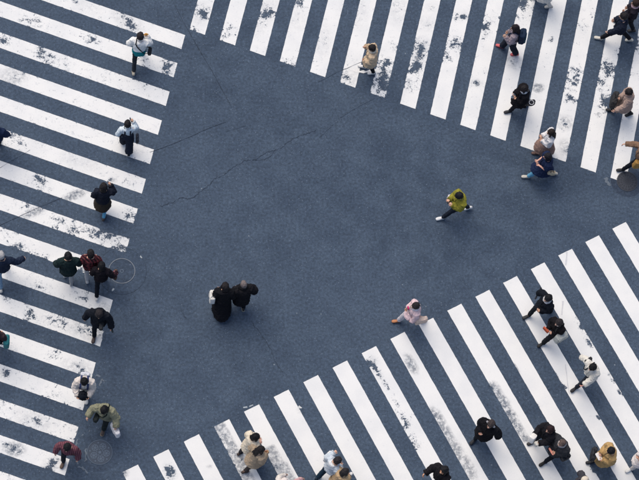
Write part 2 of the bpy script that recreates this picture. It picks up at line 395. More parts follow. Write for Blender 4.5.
def stripe_mesh(o, e, n, wdt, ln, base, seed):
    xs = [0, .012, .05]+[.05+(wdt-.1)*i/5 for i in range(1, 5)]+[wdt-.05, wdt-.012, wdt]
    ny = int(ln/.07); ys = [0, .012]+[.05+(ln-.05)*i/ny for i in range(ny+1)]
    v, f, E_ = [], [], []
    for j, y in enumerate(ys):
        for i, x in enumerate(xs):
            p = o+e*x+n*y
            if i in (0, len(xs)-1): p = p+e*(mn.noise((p.x*9, p.y*9, seed))*.007)
            if j == 0: p = p+n*(mn.noise((p.x*9, p.y*9, seed+4))*.007)
            v.append((p.x, p.y, .004)); ed = min(x, wdt-x, y); E_.append(min(1, ed/.05))
    W_ = len(xs)
    for j in range(len(ys)-1):
        for i in range(W_-1): f.append((j*W_+i, j*W_+i+1, (j+1)*W_+i+1, (j+1)*W_+i))
    me = bpy.data.meshes.new('stripe'); me.from_pydata(v, [], f); me.update()
    if me.polygons[0].normal.z < 0: me.flip_normals()
    V = np.array(v); dx = V[:, None, 0]-WPA[None, :, 0]; dy = V[:, None, 1]-WPA[None, :, 1]
    a = (dx*WPA[:, 2]+dy*WPA[:, 3])/WPA[:, 4]; b = (-dx*WPA[:, 3]+dy*WPA[:, 2])/WPA[:, 5]
    fall = np.clip(1.25-np.sqrt(a*a+b*b)*.85, 0, 1); 
    nz = np.array([.80+.75*mn.noise((q[0]*2.6, q[1]*2.6, 1.7))+.5*mn.noise((q[0]*6, q[1]*6, 4.1)) for q in v])
    wear_shade = np.maximum((fall*WPA[:, 6]).max(1)*np.clip(nz, .55, 1.25), base); gr = (np.clip(fall*1.6, 0, 1)*WPA[:, 7]).max(1)
    if seed == 8: wear_shade = np.where(np.hypot(V[:, 0]-MH.x, V[:, 1]-MH.y) < .70, 6, wear_shade)
    if seed == 7: wear_shade = np.where(np.hypot(V[:, 0]-MH.x, V[:, 1]-MH.y) < .75, .9, wear_shade)
    for A_, B_, r_, g_ in GR:
        d = (B_-A_); L = d.length; d.normalize(); qx = V[:, 0]-A_.x; qy = V[:, 1]-A_.y
        t = qx*d.x+qy*d.y; s_ = abs(qx*d.y-qy*d.x)
        m = (t > -.1) & (s_ < r_*1.1); gr = np.where(m, np.maximum(gr, g_), gr); wear_shade = np.where(m, np.maximum(wear_shade, .45), wear_shade)
    for nm, arr in (('wear_shade', wear_shade), ('grime_shade', gr), ('edge', np.array(E_))):
        at = me.attributes.new(nm, 'FLOAT', 'POINT'); at.data.foreach_set('value', arr.astype('f'))
    me.materials.append(M_PAINT); return me
for k, (ox, oy, ang, duty, sk, i0, i1, side, ln, base) in CW.items():
    root = empty('crosswalk'); tag(root, CWL[k], kind='structure')
    e = Vector((math.cos(ang), -math.sin(ang), 0)); n = Vector((-math.sin(ang+sk), -math.cos(ang+sk), 0))*side
    o = fitpt(ox, oy); root.location = o
    for i in range(i0, i1+1):
        b = base*(.75+.5*random.random()) if base else .02
        me = stripe_mesh(e*(i*.9), e, n, .9*duty, ln, b, i+20*k) if False else stripe_mesh(o+e*(i*.9), e, n, .9*duty, ln, b, i+20*k)
        me.transform(Matrix.Translation(-o))
        s = bpy.data.objects.new('stripe', me); COL.objects.link(s); s.parent = root

# cracks and seams: thin fills a hair above the asphalt
def ribbon(name, pts, w, mat, z=.0085, jit=.03, step=.12, seed=0, gaps=0.0, parent=None, seg=None):
    if name in ('crack', 'seam'): w *= .8
    if name == 'crack': step = .05
    P_ = [ground(*p) for p in pts]; path = []
    for a, b in zip(P_, P_[1:]):
        m = max(1, int((b-a).length/step))
        for i in range(m): path.append(a.lerp(b, i/m))
    path.append(P_[-1]); rnd = random.Random(seed); v, f = [], []; prev = False
    for i, p in enumerate(path):
        t = (path[min(i+1, len(path)-1)]-path[max(i-1, 0)]).normalized(); n = Vector((-t.y, t.x, 0))
        q = p+n*(mn.noise((p.x*2.2, p.y*2.2, seed))*jit*2+(rnd.random()-.5)*jit)
        ww = w*(.35+.9*rnd.random()); k = len(v)
        v += [(q.x+n.x*ww/2, q.y+n.y*ww/2, z), (q.x-n.x*ww/2, q.y-n.y*ww/2, z)]
        if prev: f.append((k-2, k-1, k+1, k))
        prev = rnd.random() > gaps
    if not f: f.append((0, 1, 3, 2))
    me = bpy.data.meshes.new(name); me.from_pydata(v, [], f); me.update()
    if me.polygons and me.polygons[0].normal.z < 0: me.flip_normals()
    me.materials.append(mat); o = bpy.data.objects.new(name, me); COL.objects.link(o); o.parent = parent or road
    return o
ribbon('seam', [(166,-12),(186,27),(210,68),(232,108)], .018, M_CRACK, jit=.006, seed=1)
ribbon('crack', [(160,206),(178,201),(192,199),(206,186),(232,168),(250,160),(272,151),(300,138),(316,131)], .020, M_CRACK, jit=.05, seed=2, gaps=.03)
ribbon('crack', [(252,159),(262,159),(276,150)], .012, M_CRACK, jit=.06, seed=12)
ribbon('seam', [(150,152),(176,143),(205,130),(226,122)], .017, M_CRACK, jit=.01, seed=3)
ribbon('seam', [(226,132),(246,126)], .012, M_SEAM, jit=.02, seed=13)
ribbon('crack', [(252,320),(260,334),(268,345),(272,352),(277,364),(284,376)], .016, M_CRACK, jit=.04, seed=4)
ribbon('seam', [(318,82),(334,74),(352,66),(366,61)], .016, M_SEAM, jit=.01, seed=5)
ribbon('seam', [(340,118),(362,105),(376,98)], .016, M_SEAM, jit=.01, seed=6)
ribbon('seam', [(-4,227),(18,217),(42,206),(62,198)], .018, M_CRACK, jit=.01, seed=7)
ribbon('seam', [(0,168),(30,150)], .012, M_SEAM, jit=.01, seed=8)
ribbon('crack', [(180,302),(186,318)], .02, M_SEAM, jit=.06, seed=9, gaps=.2)
ribbon('seam', [(320,138),(338,122)], .014, M_SEAM, jit=.03, seed=10)
M_TRACK = plain('tyre_trace', (.60, .61, .64), .8)
ribbon('tyre_trace', [(567,252),(565.5,265)], .05, M_TRACK, jit=.01, seed=14, z=.0085)
ribbon('tyre_trace', [(562.5,301),(562,315)], .05, M_TRACK, jit=.01, seed=19, z=.0085)
ribbon('tyre_trace', [(565,364),(569,394)], .03, M_TRACK, jit=.01, seed=15, z=.0085)
M_OLDP = plain('old_paint', (.36, .41, .45), .8)
ribbon('paint_remnant', [(243,407),(249,405.5),(253,404.5)], .05, M_OLDP, jit=.02, seed=16, gaps=.1, step=.05)
ribbon('paint_remnant', [(298,407),(301,409)], .06, plain('old_paint_light', (.6, .62, .63), .8), jit=.04, seed=17, step=.04)
# the pale cut tape by the walker in the tan coat
ribbon('paint_remnant', [(350,69),(360,72),(367,72),(376,70)], .085, plain('paint_white', (.78, .78, .77), .7), jit=.01, seed=18, step=.05, z=.0085)

# ------------------------------------------------------------------ manhole covers
def ringmesh(mb, r0, r1, z0, z1, n=48, c=(0, 0)):
    v, f = [], []
    for j in range(n):
        a = 2*math.pi*j/n; ca, sa = math.cos(a), math.sin(a)
        for r, z in ((r0, z0), (r0, z1), (r1, z1), (r1, z0)): v.append((c[0]+r*ca, c[1]+r*sa, z))
    for j in range(n):
        k = (j+1) % n
        for q in range(4): f.append((j*4+q, j*4+(q+1) % 4, k*4+(q+1) % 4, k*4+q))
    mb.add(v, f)
def disc(mb, r, z0, z1, n=48, c=(0, 0)):
    mb.loft([[Vector((c[0]+r*math.cos(2*math.pi*j/n), c[1]+r*math.sin(2*math.pi*j/n), z)) for j in range(n)] for z in (z0, z1)])
M_IRON = plain('cast_iron', (.040, .060, .095), .65, 0)
M_IRONL = plain('worn_iron', (.080, .118, .175), .6, 0)
M_IROND = plain('dark_iron', (.030, .036, .050), .5, .3)
M_IROND2 = plain('dark_iron_rim', (.055, .064, .085), .5, .3)
def manhole(px, py, r, label, kind):
    root = empty('manhole_cover', ground(px, py)); tag(root, label, 'manhole', 'manhole covers in the road')
    m = MB()
    lidm = {'plain': M_PATCH, 'flower': M_IRON, 'dark': M_IROND}[kind]
    rimm = {'plain': plain('rim_iron', (.17, .20, .24), .6, .1), 'flower': M_IRONL, 'dark': M_IROND2}[kind]
    if kind == 'plain':
        m = MB(); disc(m, .655, .0005, .003, 64); m.build('surround', asphalt_variant('surround_asphalt', (.93, .94, .96)), root, False)
        m = MB(); ringmesh(m, .655, .668, .0005, .0048, 64); m.build('joint', M_SEAM, root, False)
    else:
        m = MB(); disc(m, r*1.55, .0005, .003, 64); m.build('surround', M_PATCHD if kind == 'dark' else M_PATCH, root, False)
    m = MB(); disc(m, r*.935, .001, .009); m.build('lid', lidm, root, False)
    m = MB(); ringmesh(m, r*.95, r, .001, .016); m.build('rim', rimm, root, False)
    if kind == 'flower':
        for i in range(5):
            a = R(-80+72*i); c = (r*.52*math.cos(a), r*.52*math.sin(a)); m = MB()
            ringmesh(m, r*.21, r*.26, .008, .014, 24, c); disc(m, r*.09, .008, .015, 12, c)
            for j in range(6):
                b = 2*math.pi*j/6+a; disc(m, r*.045, .008, .014, 8, (c[0]+r*.15*math.cos(b), c[1]+r*.15*math.sin(b)))
            m.build('rosette', M_IRONL, root, False)
        m = MB(); disc(m, r*.11, .008, .015, 16); m.build('boss', M_IRONL, root, False)
        for j in range(5):
            m = MB(); b = R(-44+72*j); disc(m, r*.06, .008, .014, 10, (r*.77*math.cos(b), r*.77*math.sin(b)))
            m.build('boss', M_IRONL, root, False); m = MB(); disc(m, r*.045, .008, .014, 10, (r*.24*math.cos(b), r*.24*math.sin(b)))
            m.build('boss', M_IRONL, root, False)
    elif kind == 'dark':
        for rr in (.72, .48, .24):
            m = MB(); ringmesh(m, r*rr*.93, r*rr, .008, .0135); m.build('ridge', M_IROND2, root, False)
        m = MB()
        for j in range(16):
            a = 2*math.pi*j/16; u = Vector((math.cos(a), math.sin(a), 0)); w = Vector((-u.y, u.x, 0))*r*.025
            p, q = u*r*.28, u*r*.9
            m.loft([[Vector((x.x, x.y, z)) for x in (p-w, q-w, q+w, p+w)] for z in (.008, .013)])
        m.build('spoke', M_IROND2, root, False)
    else:
        m = MB(); ringmesh(m, r*.10, r*.145, .008, .0125, 24); m.build('ridge', M_IRONL, root, False)
        for a in (40, 220):
            m = MB(); disc(m, r*.05, .008, .0125, 10, (r*.8*math.cos(R(a)), r*.8*math.sin(R(a)))); m.build('lift_hole', M_IRONL, root, False)
    return root
manhole(121.8, 271, .36, 'asphalt filled manhole cover with pale thin rim beside the left crossing', 'plain')
manhole(99.8, 452.3, .335, 'round iron manhole cover with five rosettes at lower left', 'flower')
manhole(627, 181.5, .30, 'dark iron manhole cover near the right edge', 'dark')
def scuff(pts, w, seed, gaps=.35): ribbon('scuff', pts, w, M_SCUFF, z=.006+seed%7*.0011, jit=.05, step=.05, seed=seed, gaps=gaps)
scuff([(90,430),(82,436),(77,446),(76,456),(79,466),(84,470)], .05, 31, .25)
scuff([(86,446),(84,455),(83,466)], .04, 32)
scuff([(82,467),(88,473)], .05, 33)
scuff([(97,374),(102,378),(104,384)], .05, 34)
scuff([(100,386),(103,379)], .05, 35)
scuff([(605,178),(610,186)], .10, 36, .1)
ribbon('paint_remnant', [(112,291),(114,288.5)], .05, M_OLDP, jit=.02, seed=37, step=.04)
ribbon('paint_remnant', [(140,256),(141.5,258.5)], .04, M_OLDP, jit=.02, seed=38, step=.04)

# ------------------------------------------------------------------ people
TORSO = [(-.13, .140, .095, 0), (-.03, .165, .118, -.012), (.10, .140, .104, .0), (.27, .150, .118, .004), (.37, .168, .108, -.008), (.435, .158, .085, -.014), (.475, .10, .066, -.014), (.51, .058, .058, -.008)]
def prof(z):
    if z <= TORSO[0][0]: return TORSO[0][1:]
    for a, b in zip(TORSO, TORSO[1:]):
        if z <= b[0]:
            t = (z-a[0])/(b[0]-a[0]); return tuple(a[i]+(b[i]-a[i])*t for i in (1, 2, 3))
    return TORSO[-1][1:]
def surf_(tp, fw, t, x_, z, front, off):
    r = prof(z); rx = r[0]*fw+t+off; ry = r[1]+t+off; k = max(-.97, min(.97, x_/rx))
    return tp(x_, r[2]+front*ry*math.sqrt(1-k*k), z)
def adir(side, flex, abd):
    f, a = R(flex), R(abd)
    return Vector((side*math.sin(a), math.cos(a)*math.sin(f), -math.cos(a)*math.cos(f)))
ARMS = {  # (upper flex, upper abd, forearm flex, forearm abd, finger curl)
 'down': (0, 9, 14, 2, 40), 'fwd': (24, 12, 42, 4, 40), 'back': (-24, 13, -8, 8, 40), 'out': (3, 22, 24, 8, 40), 'outback': (-18, 26, 2, 14, 40), 'outfwd': (24, 24, 50, 4, 40),
 'phone': (26, 26, 150, -26, 75), 'hold': (0, 13, 78, -36, 75), 'read': (10, 10, 104, -34, 80), 'pocket': (-14, 24, 28, -6, 50), 'bag': (6, 14, 30, 4, 95),
 'elbow': (-6, 20, 96, 2, 95), 'strap': (8, 22, 128, -20, 90), 'reach': (35, 24, 62, 14, 40), 'link': (-10, 18, 56, -22, 60), 'carry': (24, 14, 76, -24, 75)}
EYE_ME = None
PLAB = []
def person(px, py, head, H=1.66, fem=False, lead=1, stride=.8, arms=('fwd', 'back'), lean=4, hpitch=8, hyaw=0,
           top=((.02, .02, .03), 'jacket'), hem=-.10, tt=.028, flare=.0, collar=None, hood=None, bot=((.02, .022, .03), 'trousers'), bothem=-.55, wide=.0,
           shoe=(.03, .03, .035), sole=None, boots=False, hair=((.008, .007, .008), 'short'), skin=(.62, .40, .29), sleeve=True, topmat=None, cuffs=True, legs=None, foot_yaw=6,
           inner=None, hat=None, scarf=None, name='person', wr=.021, label='', seed=None):
    global EYE_ME
    seed = seed if seed is not None else int(px*7+py)
    rnd = random.Random(seed)
    sc = H/1.70
    loc = ground(px, py); loc.z = 0
    root = empty(name, loc, R(head-90), sc); tag(root, label, 'person', 'people crossing the street')
    X, Y, Z = Vector((1, 0, 0)), Vector((0, 1, 0)), Vector((0, 0, 1))
    fw = .93 if fem else 1.0
    # skeleton ---------------------------------------------------
    pel = Vector((0, 0, .93)); th, sh = .43, .42
    feet = {}
    a = stride
    for s in (-1, 1):
        if s == lead: hf, kn, fp = 27*a, 6+4*a, 13*a
        else: hf, kn, fp = -19*a, 16*a+4, -34*a
        if legs: hf, kn, fp = legs[0 if s < 0 else 1]
        hip = pel+X*s*.088*fw
        d1 = Vector((0, math.sin(R(hf)), -math.cos(R(hf)))); d2 = Vector((0, math.sin(R(hf-kn)), -math.cos(R(hf-kn))))
        k = hip+d1*th+X*s*.006; an = k+d2*sh-X*s*.012
        fd = Vector((math.sin(R(foot_yaw))*s, math.cos(R(fp))*math.cos(R(foot_yaw)), math.sin(R(fp))))
        feet[s] = [hip, k, an, fd, d1, d2]
    low = 9
    for s in feet:
        hip, k, an, fd, *_ = feet[s]; up = X.cross(fd).normalized()
        low = min(low, (an-up*.078-fd*.055).z, (an-up*.078+fd*.13).z)
    dz = -low
    pel.z += dz
    for s in feet:
        for i in range(3): feet[s][i] = feet[s][i]+Z*dz
    ln = R(lean); SP = Vector((0, math.sin(ln), math.cos(ln))); SY = Vector((0, math.cos(ln), -math.sin(ln)))
    tw = R(-7*a*lead) if not legs else 0     # shoulders counter the hips
    def tp(x, y, z):                          # torso space to local space
        k = max(0, min(1, z/.4)); c_, s_ = math.cos(tw*k), math.sin(tw*k)
        return pel+X*(x*c_-y*s_)+SY*(x*s_+y*c_)+SP*z
    arm = {}
    for s, nm in ((-1, arms[0]), (1, arms[1])):
        p = ARMS[nm] if isinstance(nm, str) else nm
        shd = tp(s*.172*fw, -.012, .405); u = adir(s, p[0], p[1]); f = adir(s, p[2], p[3])
        el = shd+u*.275; wr_ = el+f*.235
        arm[s] = (shd, el, wr_, u, f, p[4])
    nb = tp(0, -.008, .50)
    hp, hy = R(hpitch), R(hyaw)
    HM = (Matrix.Rotation(hy, 3, 'Z') @ Matrix.Rotation(-hp-ln*.4, 3, 'X'))
    hc = nb+HM @ Vector((0, .022, .125))+SY*.01
    HM0 = HM; HM = HM*1.06; hx = lambda x, y, z: hc+HM @ Vector((x, y, z))
    # body -----------------------------------------------------------
    b = MB(); ext = MB()
    b.loft([[tp(r[1]*fw*math.cos(2*math.pi*j/16), r[3]+r[2]*math.sin(2*math.pi*j/16), r[0]) for j in range(16)] for r in TORSO])
    b.tube([nb-SP*.06, nb, hx(0, -.01, -.05)], [.056, .053, .052])
    b.ball(hx(0, -.010, .022), (.074, .092, .092), HM); b.ball(hx(0, .022, -.035), (.058, .066, .075), HM)
    b.ball(hx(0, .055, -.075), (.030, .030, .026), HM)
    b.tube([hx(0, .082, .012), hx(0, .100, -.022), hx(0, .098, -.032)], [.010, .014, .012], 8)
    for s in (-1, 1): b.ball(hx(s*.077, -.008, -.012), (.012, .020, .032), HM)
    for s in (-1, 1):
        hip, k, an, fd, d1, d2 = feet[s]; up = X.cross(fd).normalized()
        b.tube([hip-Z*.0, hip.lerp(k, .3), hip.lerp(k, .75), k, k.lerp(an, .3), k.lerp(an, .75), an], [.085, .080, .060, .053, .056, .040, .036])
        b.tube([an-fd*.025-up*.03, an+fd*.05-up*.045, an+fd*.125-up*.055], [(.032, .03), (.038, .026), (.036, .018)], ref=X)
        shd, el, w, u, f, curl = arm[s]
        b.tube([shd, shd.lerp(el, .35), el, el.lerp(w, .3), w], [.052, .046, .039, .041, .027])
        # hand: palm faces the body, thumb forward
        T = (Vector((0, 1, 0))-f*f.y); T = T.normalized() if T.length > .35 else (Vector((-s, 0, 0))+f*f.x*s).normalized()
        Nn = f.cross(T).normalized()
        if Nn.x*s > 0 and abs(Nn.x) > .2: Nn = -Nn            # Nn points out of the palm, inwards
        pc = w+f*.05
        b.tube([w, w+f*.035, w+f*.085], [(.024, .020), (.040, .017), (.041, .015)], ref=T)
        for q, (off, L) in enumerate(((.031, .072), (.010, .080), (-.011, .075), (-.030, .058))):
            pts = [w+f*.075+T*off]; ang = 0; c0 = R(curl)*(.9+.07*q)
            for sg in (.44, .32, .26):
                ang += c0*(.55 if sg > .4 else .8); pts.append(pts[-1]+(f*math.cos(ang)+Nn*math.sin(ang))*L*sg)
            ext.tube(pts, [.0092, .0086, .0078, .0068], 6)
        tb = w+f*.03+T*.030
        ext.tube([tb, tb+(f*.7+T*.75+Nn*.15).normalized()*.035, tb+(f*.7+T*.75+Nn*.15).normalized()*.035+(f*.9+T*.15+Nn*.5).normalized()*.030], [.0125, .0105, .008], 6)
        arm[s] = arm[s]+(pc, T, Nn)
    remeshed(b, 'body', skinmat(skin), root, .0115, 1, extra=ext, dec=.45)
    # face
    if EYE_ME is None:
        e_ = MB(); e_.ball((0, 0, 0), (.0125, .006, .0065), None, 8, 5); EYE_ME = [e_.mesh('eye')]; EYE_ME[0].materials.append(plain('eye', (.03, .02, .018), .3))
        e_ = MB(); e_.ball((0, 0, 0), (.024, .006, .0075), None, 8, 5); EYE_ME.append(e_.mesh('mouth')); EYE_ME[1].materials.append(plain('lips', (.40, .16, .14), .5))
        e_ = MB(); e_.ball((0, 0, 0), (.019, .005, .004), None, 8, 5); EYE_ME.append(e_.mesh('eyebrow')); EYE_ME[2].materials.append(plain('brow', (.02, .015, .014), .8))
    for nm, me, pts in (('eye', EYE_ME[0], ((-.032, .078, .006), (.032, .078, .006))), ('eyebrow', EYE_ME[2], ((-.033, .081, .028), (.033, .081, .028))), ('mouth', EYE_ME[1], ((0, .084, -.060),))):
        for q in pts:
            o = bpy.data.objects.new(nm, me); COL.objects.link(o); o.parent = root
            o.matrix_local = Matrix.Translation(hx(*q)) @ HM0.to_4x4()
    # hair -----------------------------------------------------------
    hcol, hk = hair; hj = rnd.choice((.8, 1, 1.4, 2.2)) if max(hcol) < .03 else 1
    hcol = (hcol[0]*hj*(1+.25*(hj > 1.2)), hcol[1]*hj, hcol[2]*hj*(1-.15*(hj > 1.2))); hm = hairmat(hcol); h = MB()
    if hk != 'none' and hat is None or hk in ('long', 'bob'):
        v = .004 if hk == 'thin' else -.011
        h.ball(hx(0, -.028, .044), (.088-v, .098-v, .088-v), HM, 14, 10); h.ball(hx(0, -.054, .004), (.083-v, .068-v*.6, .085), HM)
        h.ball(hx(0, .042, .078), (.058, .040, .030), HM)
        for s in (-1, 1): h.ball(hx(s*.072, -.012, .022), (.018, .034, .045), HM)
        if hk == 'short':
            for i in range(10):
                q = Vector((rnd.uniform(-1, 1), rnd.uniform(-1, .9), rnd.uniform(.1, 1))).normalized()
                h.ball(hx(q.x*.088, -.026+q.y*.094, .044+q.z*.088), rnd.uniform(.016, .026), HM, 8, 6)
        if hk in ('bob', 'long'):
            L = .11 if hk == 'bob' else .30
            bk = [hx(0, -.075, .02), hx(0, -.092, -.05), hx(0, -.085, -.10)]
            for s in (-1, 1):
                h.tube([hx(s*.070, .010, .045), hx(s*.084, .006, -.02), hx(s*.080, .012, -.09), hx(s*.074, .012, -.09)-Z*(L-.09)*.8], [.022, .026, .027, .014])
            if hk == 'long':
                q = hx(0, -.085, -.10); bk += [q-Z*.07-Y*.055, q-Z*.19-Y*.085]
                for i in range(5):
                    x = (i-2)*.026
                    h.tube([hx(x, -.09, -.04), q+X*x*1.3-Z*.07-Y*.075, q+X*x*1.4-Z*rnd.uniform(.16, .26)-Y*rnd.uniform(.09, .12)], [.026, .024, .010], 8)
            h.tube(bk, [(.078, .045), (.088, .048), (.088, .045), (.080, .036), (.050, .022)][:len(bk)], 12, ref=X)
        if hk == 'pony':
            h.tube([hx(0, -.115, .03), hx(0, -.15, .01), hx(0, -.15, -.06), hx(0, -.14, -.17)], [.02, .03, .028, .01])
        if hk == 'bun': h.ball(hx(0, -.09, .115), (.045, .045, .04), HM)
        remeshed(h, 'hair', hm, root, .0075, 1, strand=.0085, seed=seed)
    if hat is not None:
        hcl, kind = hat; q = MB()
        if kind == 'cap':
            q.ball(hx(0, -.012, .050), (.086, .102, .078), HM, 14, 8); q.tube([hx(-.05, .10, .05), hx(0, .128, .046), hx(.05, .10, .05)], [(.03, .006), (.045, .006), (.03, .006)], 8, ref=HM @ Y)
        elif kind == 'beret':
            q.ball(hx(.01, -.02, .078), (.135, .140, .045), HM, 16, 8); q.ball(hx(0, -.012, .045), (.086, .102, .06), HM, 14, 8); q.ball(hx(.01, -.02, .125), (.010, .010, .012), HM, 8, 6)
        elif kind == 'beanie':
            q.ball(hx(0, -.012, .045), (.088, .104, .092), HM, 14, 10); q.ball(hx(0, -.016, .015), (.091, .104, .05), HM, 14, 8)
        remeshed(q, {'cap': 'cap', 'beret': 'beret', 'beanie': 'beanie'}[kind], cloth(hcl, .9), root, .009, 1, wr=.004, wscale=12, seed=seed)
    # bottoms --------------------------------------------------------
    bcol, bk = bot; bm_ = cloth(bcol, .85) if not isinstance(bcol, bpy.types.Material) else bcol
    def legset(q, t, top_t=.014, end=.95):
        zs = [-.13, -.03, .06, .12]
        q.loft([[tp((prof(z)[0]*fw+top_t)*math.cos(2*math.pi*j/16), prof(z)[2]+(prof(z)[1]+top_t)*math.sin(2*math.pi*j/16), z) for j in range(16)] for z in zs])
        for s in (-1, 1):
            hip, k, an, fd, d1, d2 = feet[s]; e = k.lerp(an, end)
            q.tube([hip-Z*.01, hip.lerp(k, .35), hip.lerp(k, .8), k, k.lerp(an, .4), e], [.092+t*.5, .084+t*.7, .066+t, .060+t, .056+t, .048+t*1.3], 12, dome=False)
    def around(z, flare_, base_r=.0):          # ring enclosing both legs at height z
        ys, xs = [], []
        for s in (-1, 1):
            hip, k, an, *_ = feet[s]
            for p, q, r in ((hip, k, .085), (k, an, .06)):
                if q.z <= z <= p.z: c = p.lerp(q, (p.z-z)/(p.z-q.z)); ys.append(c.y); xs.append(abs(c.x)); rad = r
        if not ys: ys = [0]; xs = [.09]
        cy = (max(ys)+min(ys))/2; hy_ = (max(ys)-min(ys))/2
        return cy, max(xs)+.075+flare_, hy_*.90+.105+flare_
    if bk == 'trousers': q = MB(); legset(q, .006+wide); remeshed(q, 'trousers', bm_, root, .014, 2, wr=.012, wscale=9, seed=seed+1)
    elif bk == 'shorts': q = MB(); legset(q, .012+wide, end=.05); remeshed(q, 'shorts', bm_, root, .014, 2, wr=.01, wscale=9, seed=seed+1)
    else:                                     # skirt or dress: hem given above the pelvis
        q = MB(); rings = []
        for z in (.12, .02, -.05): r = prof(z); rings.append([tp((r[0]*fw+.016)*math.cos(2*math.pi*j/20), r[2]+(r[1]+.016)*math.sin(2*math.pi*j/20), z) for j in range(20)])
        nst = 6
        for i in range(1, nst+1):
            z = pel.z-.05+(bothem+.05)*i/nst; cy, rx, ry = around(z, .02+.07*i/nst+wide)
            rings.append([Vector((rx*math.cos(2*math.pi*j/20), cy+ry*math.sin(2*math.pi*j/20), z+.006*math.sin(5*j))) for j in range(20)])
        q.loft(rings); remeshed(q, bk, bm_, root, .014, 2, wr=.016, wscale=6, seed=seed+1)
        if inner:
            q = MB(); legset(q, -.002, .004, 1.0); remeshed(q, 'leggings', cloth(inner), root, .013, 2, wr=.004, wscale=9, seed=seed+2)
    # shoes -------------------------------------------------------------
    for s in (-1, 1):
        hip, k, an, fd, d1, d2 = feet[s]; up = X.cross(fd).normalized(); sd_ = fd.cross(up)
        def shp(i, zlo, zhi, grow=0.0):
            y, wd_, ht = i; c = an-up*.078+fd*y; ring = []
            for j in range(12):
                aa = 2*math.pi*j/12; ca, sa = math.cos(aa), math.sin(aa)
                ca = math.copysign(abs(ca)**.75, ca); sa = math.copysign(abs(sa)**.75, sa)
                ring.append(c+sd_*(wd_+grow)*ca+up*((zlo+zhi*ht)/2+(zhi*ht-zlo)/2*sa))
            return ring
        st_ = [(-.075, .018, .045), (-.068, .031, .070), (-.04, .037, .088), (0, .037, .092), (.04, .040, .080), (.085, .046, .062), (.13, .047, .050), (.165, .038, .040), (.182, .020, .028)]
        q = MB(); q.loft([shp(i, .012, 1.0) for i in st_])
        if boots or bk != 'trousers': q.tube([an-up*.02, an-up*.0-d2*.02, an-d2*(.16 if boots else .03)], [.042, .044, .054 if boots else .042], 12, dome=False)
        so = q.build('shoe', plain('shoe', shoe, .6), root)
        q = MB(); q.loft([[p for p in shp((i[0]*1.02, i[1], .022), 0.0, 1.0, .004)] for i in st_])
        q.build('sole', plain('sole', sole or tuple(x*.7 for x in shoe), .7), so)
    # top ------------------------------------------------------------------
    tcol, tk = top
    tm = topmat or cloth(tcol, .82)
    q = MB(); t = tt; rings = []
    zs = [z for z in (.475, .435, .37, .27, .18, .10, .03, -.03) if z > hem+.02]
    for z in zs:
        r = prof(z); k = 1 if z < .44 else .7
        fl = flare*max(0, (.25-z))*.4
        rings.append([tp((r[0]*fw+t*k+fl)*math.cos(2*math.pi*j/20), r[2]+(r[1]+t*k+fl)*math.sin(2*math.pi*j/20), z) for j in range(20)])
    if hem > -.06:
        r = prof(hem); rings.append([tp((r[0]*fw+t+flare*.1)*math.cos(2*math.pi*j/20), r[2]+(r[1]+t+flare*.1)*math.sin(2*math.pi*j/20), hem) for j in range(20)])
    else:
        nst = max(1, int(-hem/.09))
        for i in range(1, nst+1):
            z = pel.z+hem*i/nst; cy, rx, ry = around(z, t*.5+flare*(.1+.9*i/nst)); kk = min(1, i/nst+.35)
            r0 = prof(-.03)
            rx = max(rx, r0[0]*fw+t); ry = max(ry, r0[1]+t)
            rings.append([Vector((rx*math.cos(2*math.pi*j/20), cy*kk+ry*math.sin(2*math.pi*j/20), z+.008*math.sin(7*j+i))) for j in range(20)])
    q.loft(rings)
    if sleeve:
        for s in (-1, 1):
            shd, el, w, u, f, *_ = arm[s]; e = w if sleeve is True else shd.lerp(el, .75)
            if sleeve is True: q.tube([shd-X*s*.03+Z*.0, shd, shd.lerp(el, .4), shd.lerp(el, .8), el, el.lerp(w, .25), el.lerp(w, .65), w+f*.018], [.060+t*.7, .060+t, .054+t, .049+t, .047+t, .046+t, .040+t, .034+t], 12, dome=False)
            else: q.tube([shd-X*s*.03, shd, shd.lerp(el, .4), e], [.060+t*.7, .060+t, .056+t, .054+t], 12, dome=False)
    if tk == 'puffer':
        for z in (.36, .28, .20, .12, .04):
            r = prof(z); q.loft([[tp((r[0]*fw+t+.012-abs(d)*.6)*math.cos(2*math.pi*j/20), r[2]+(r[1]+t+.012-abs(d)*.6)*math.sin(2*math.pi*j/20), z+d) for j in range(20)] for d in (-.03, -.015, .015, .03)])
    jo = remeshed(q, {'jacket': 'jacket', 'coat': 'coat', 'shirt': 'shirt', 'puffer': 'jacket', 'sweater': 'sweater', 'dress': 'dress'}[tk], tm, root, .0135, 2, wr=wr, wscale=7, seed=seed+3)
    def ringtube(c, rx, ry, rr, tilt, name, mat, wrk=.005):
        q = MB(); pts = []
        n = 16; rings = []
        for i in range(n):
            a = 2*math.pi*i/n; cpt = c+X*rx*math.cos(a)+SY*ry*math.sin(a)+SP*(-tilt*math.sin(a)); o = (X*math.cos(a)+SY*math.sin(a)).normalized()
            rings.append([cpt+o*rr*math.cos(2*math.pi*j/8)+SP*rr*1.2*math.sin(2*math.pi*j/8) for j in range(8)])
        rings.append(rings[0]); q.loft(rings, cap=False); return remeshed(q, name, mat, root, .010, 1, wr=wrk, wscale=14, seed=seed)
    if sleeve is True and cuffs and topmat is None:
        ccol = cloth(tuple(x*.72 for x in tcol), .85)
        for s in (-1, 1):
            w, f = arm[s][2], arm[s][4]; q = MB(); q.tube([w-f*.018, w-f*.012, w+f*.018, w+f*.026], [.036+t, .039+t*1.02, .038+t*1.02, .034+t*.9], 14, dome=False); q.build('cuff', ccol, root)
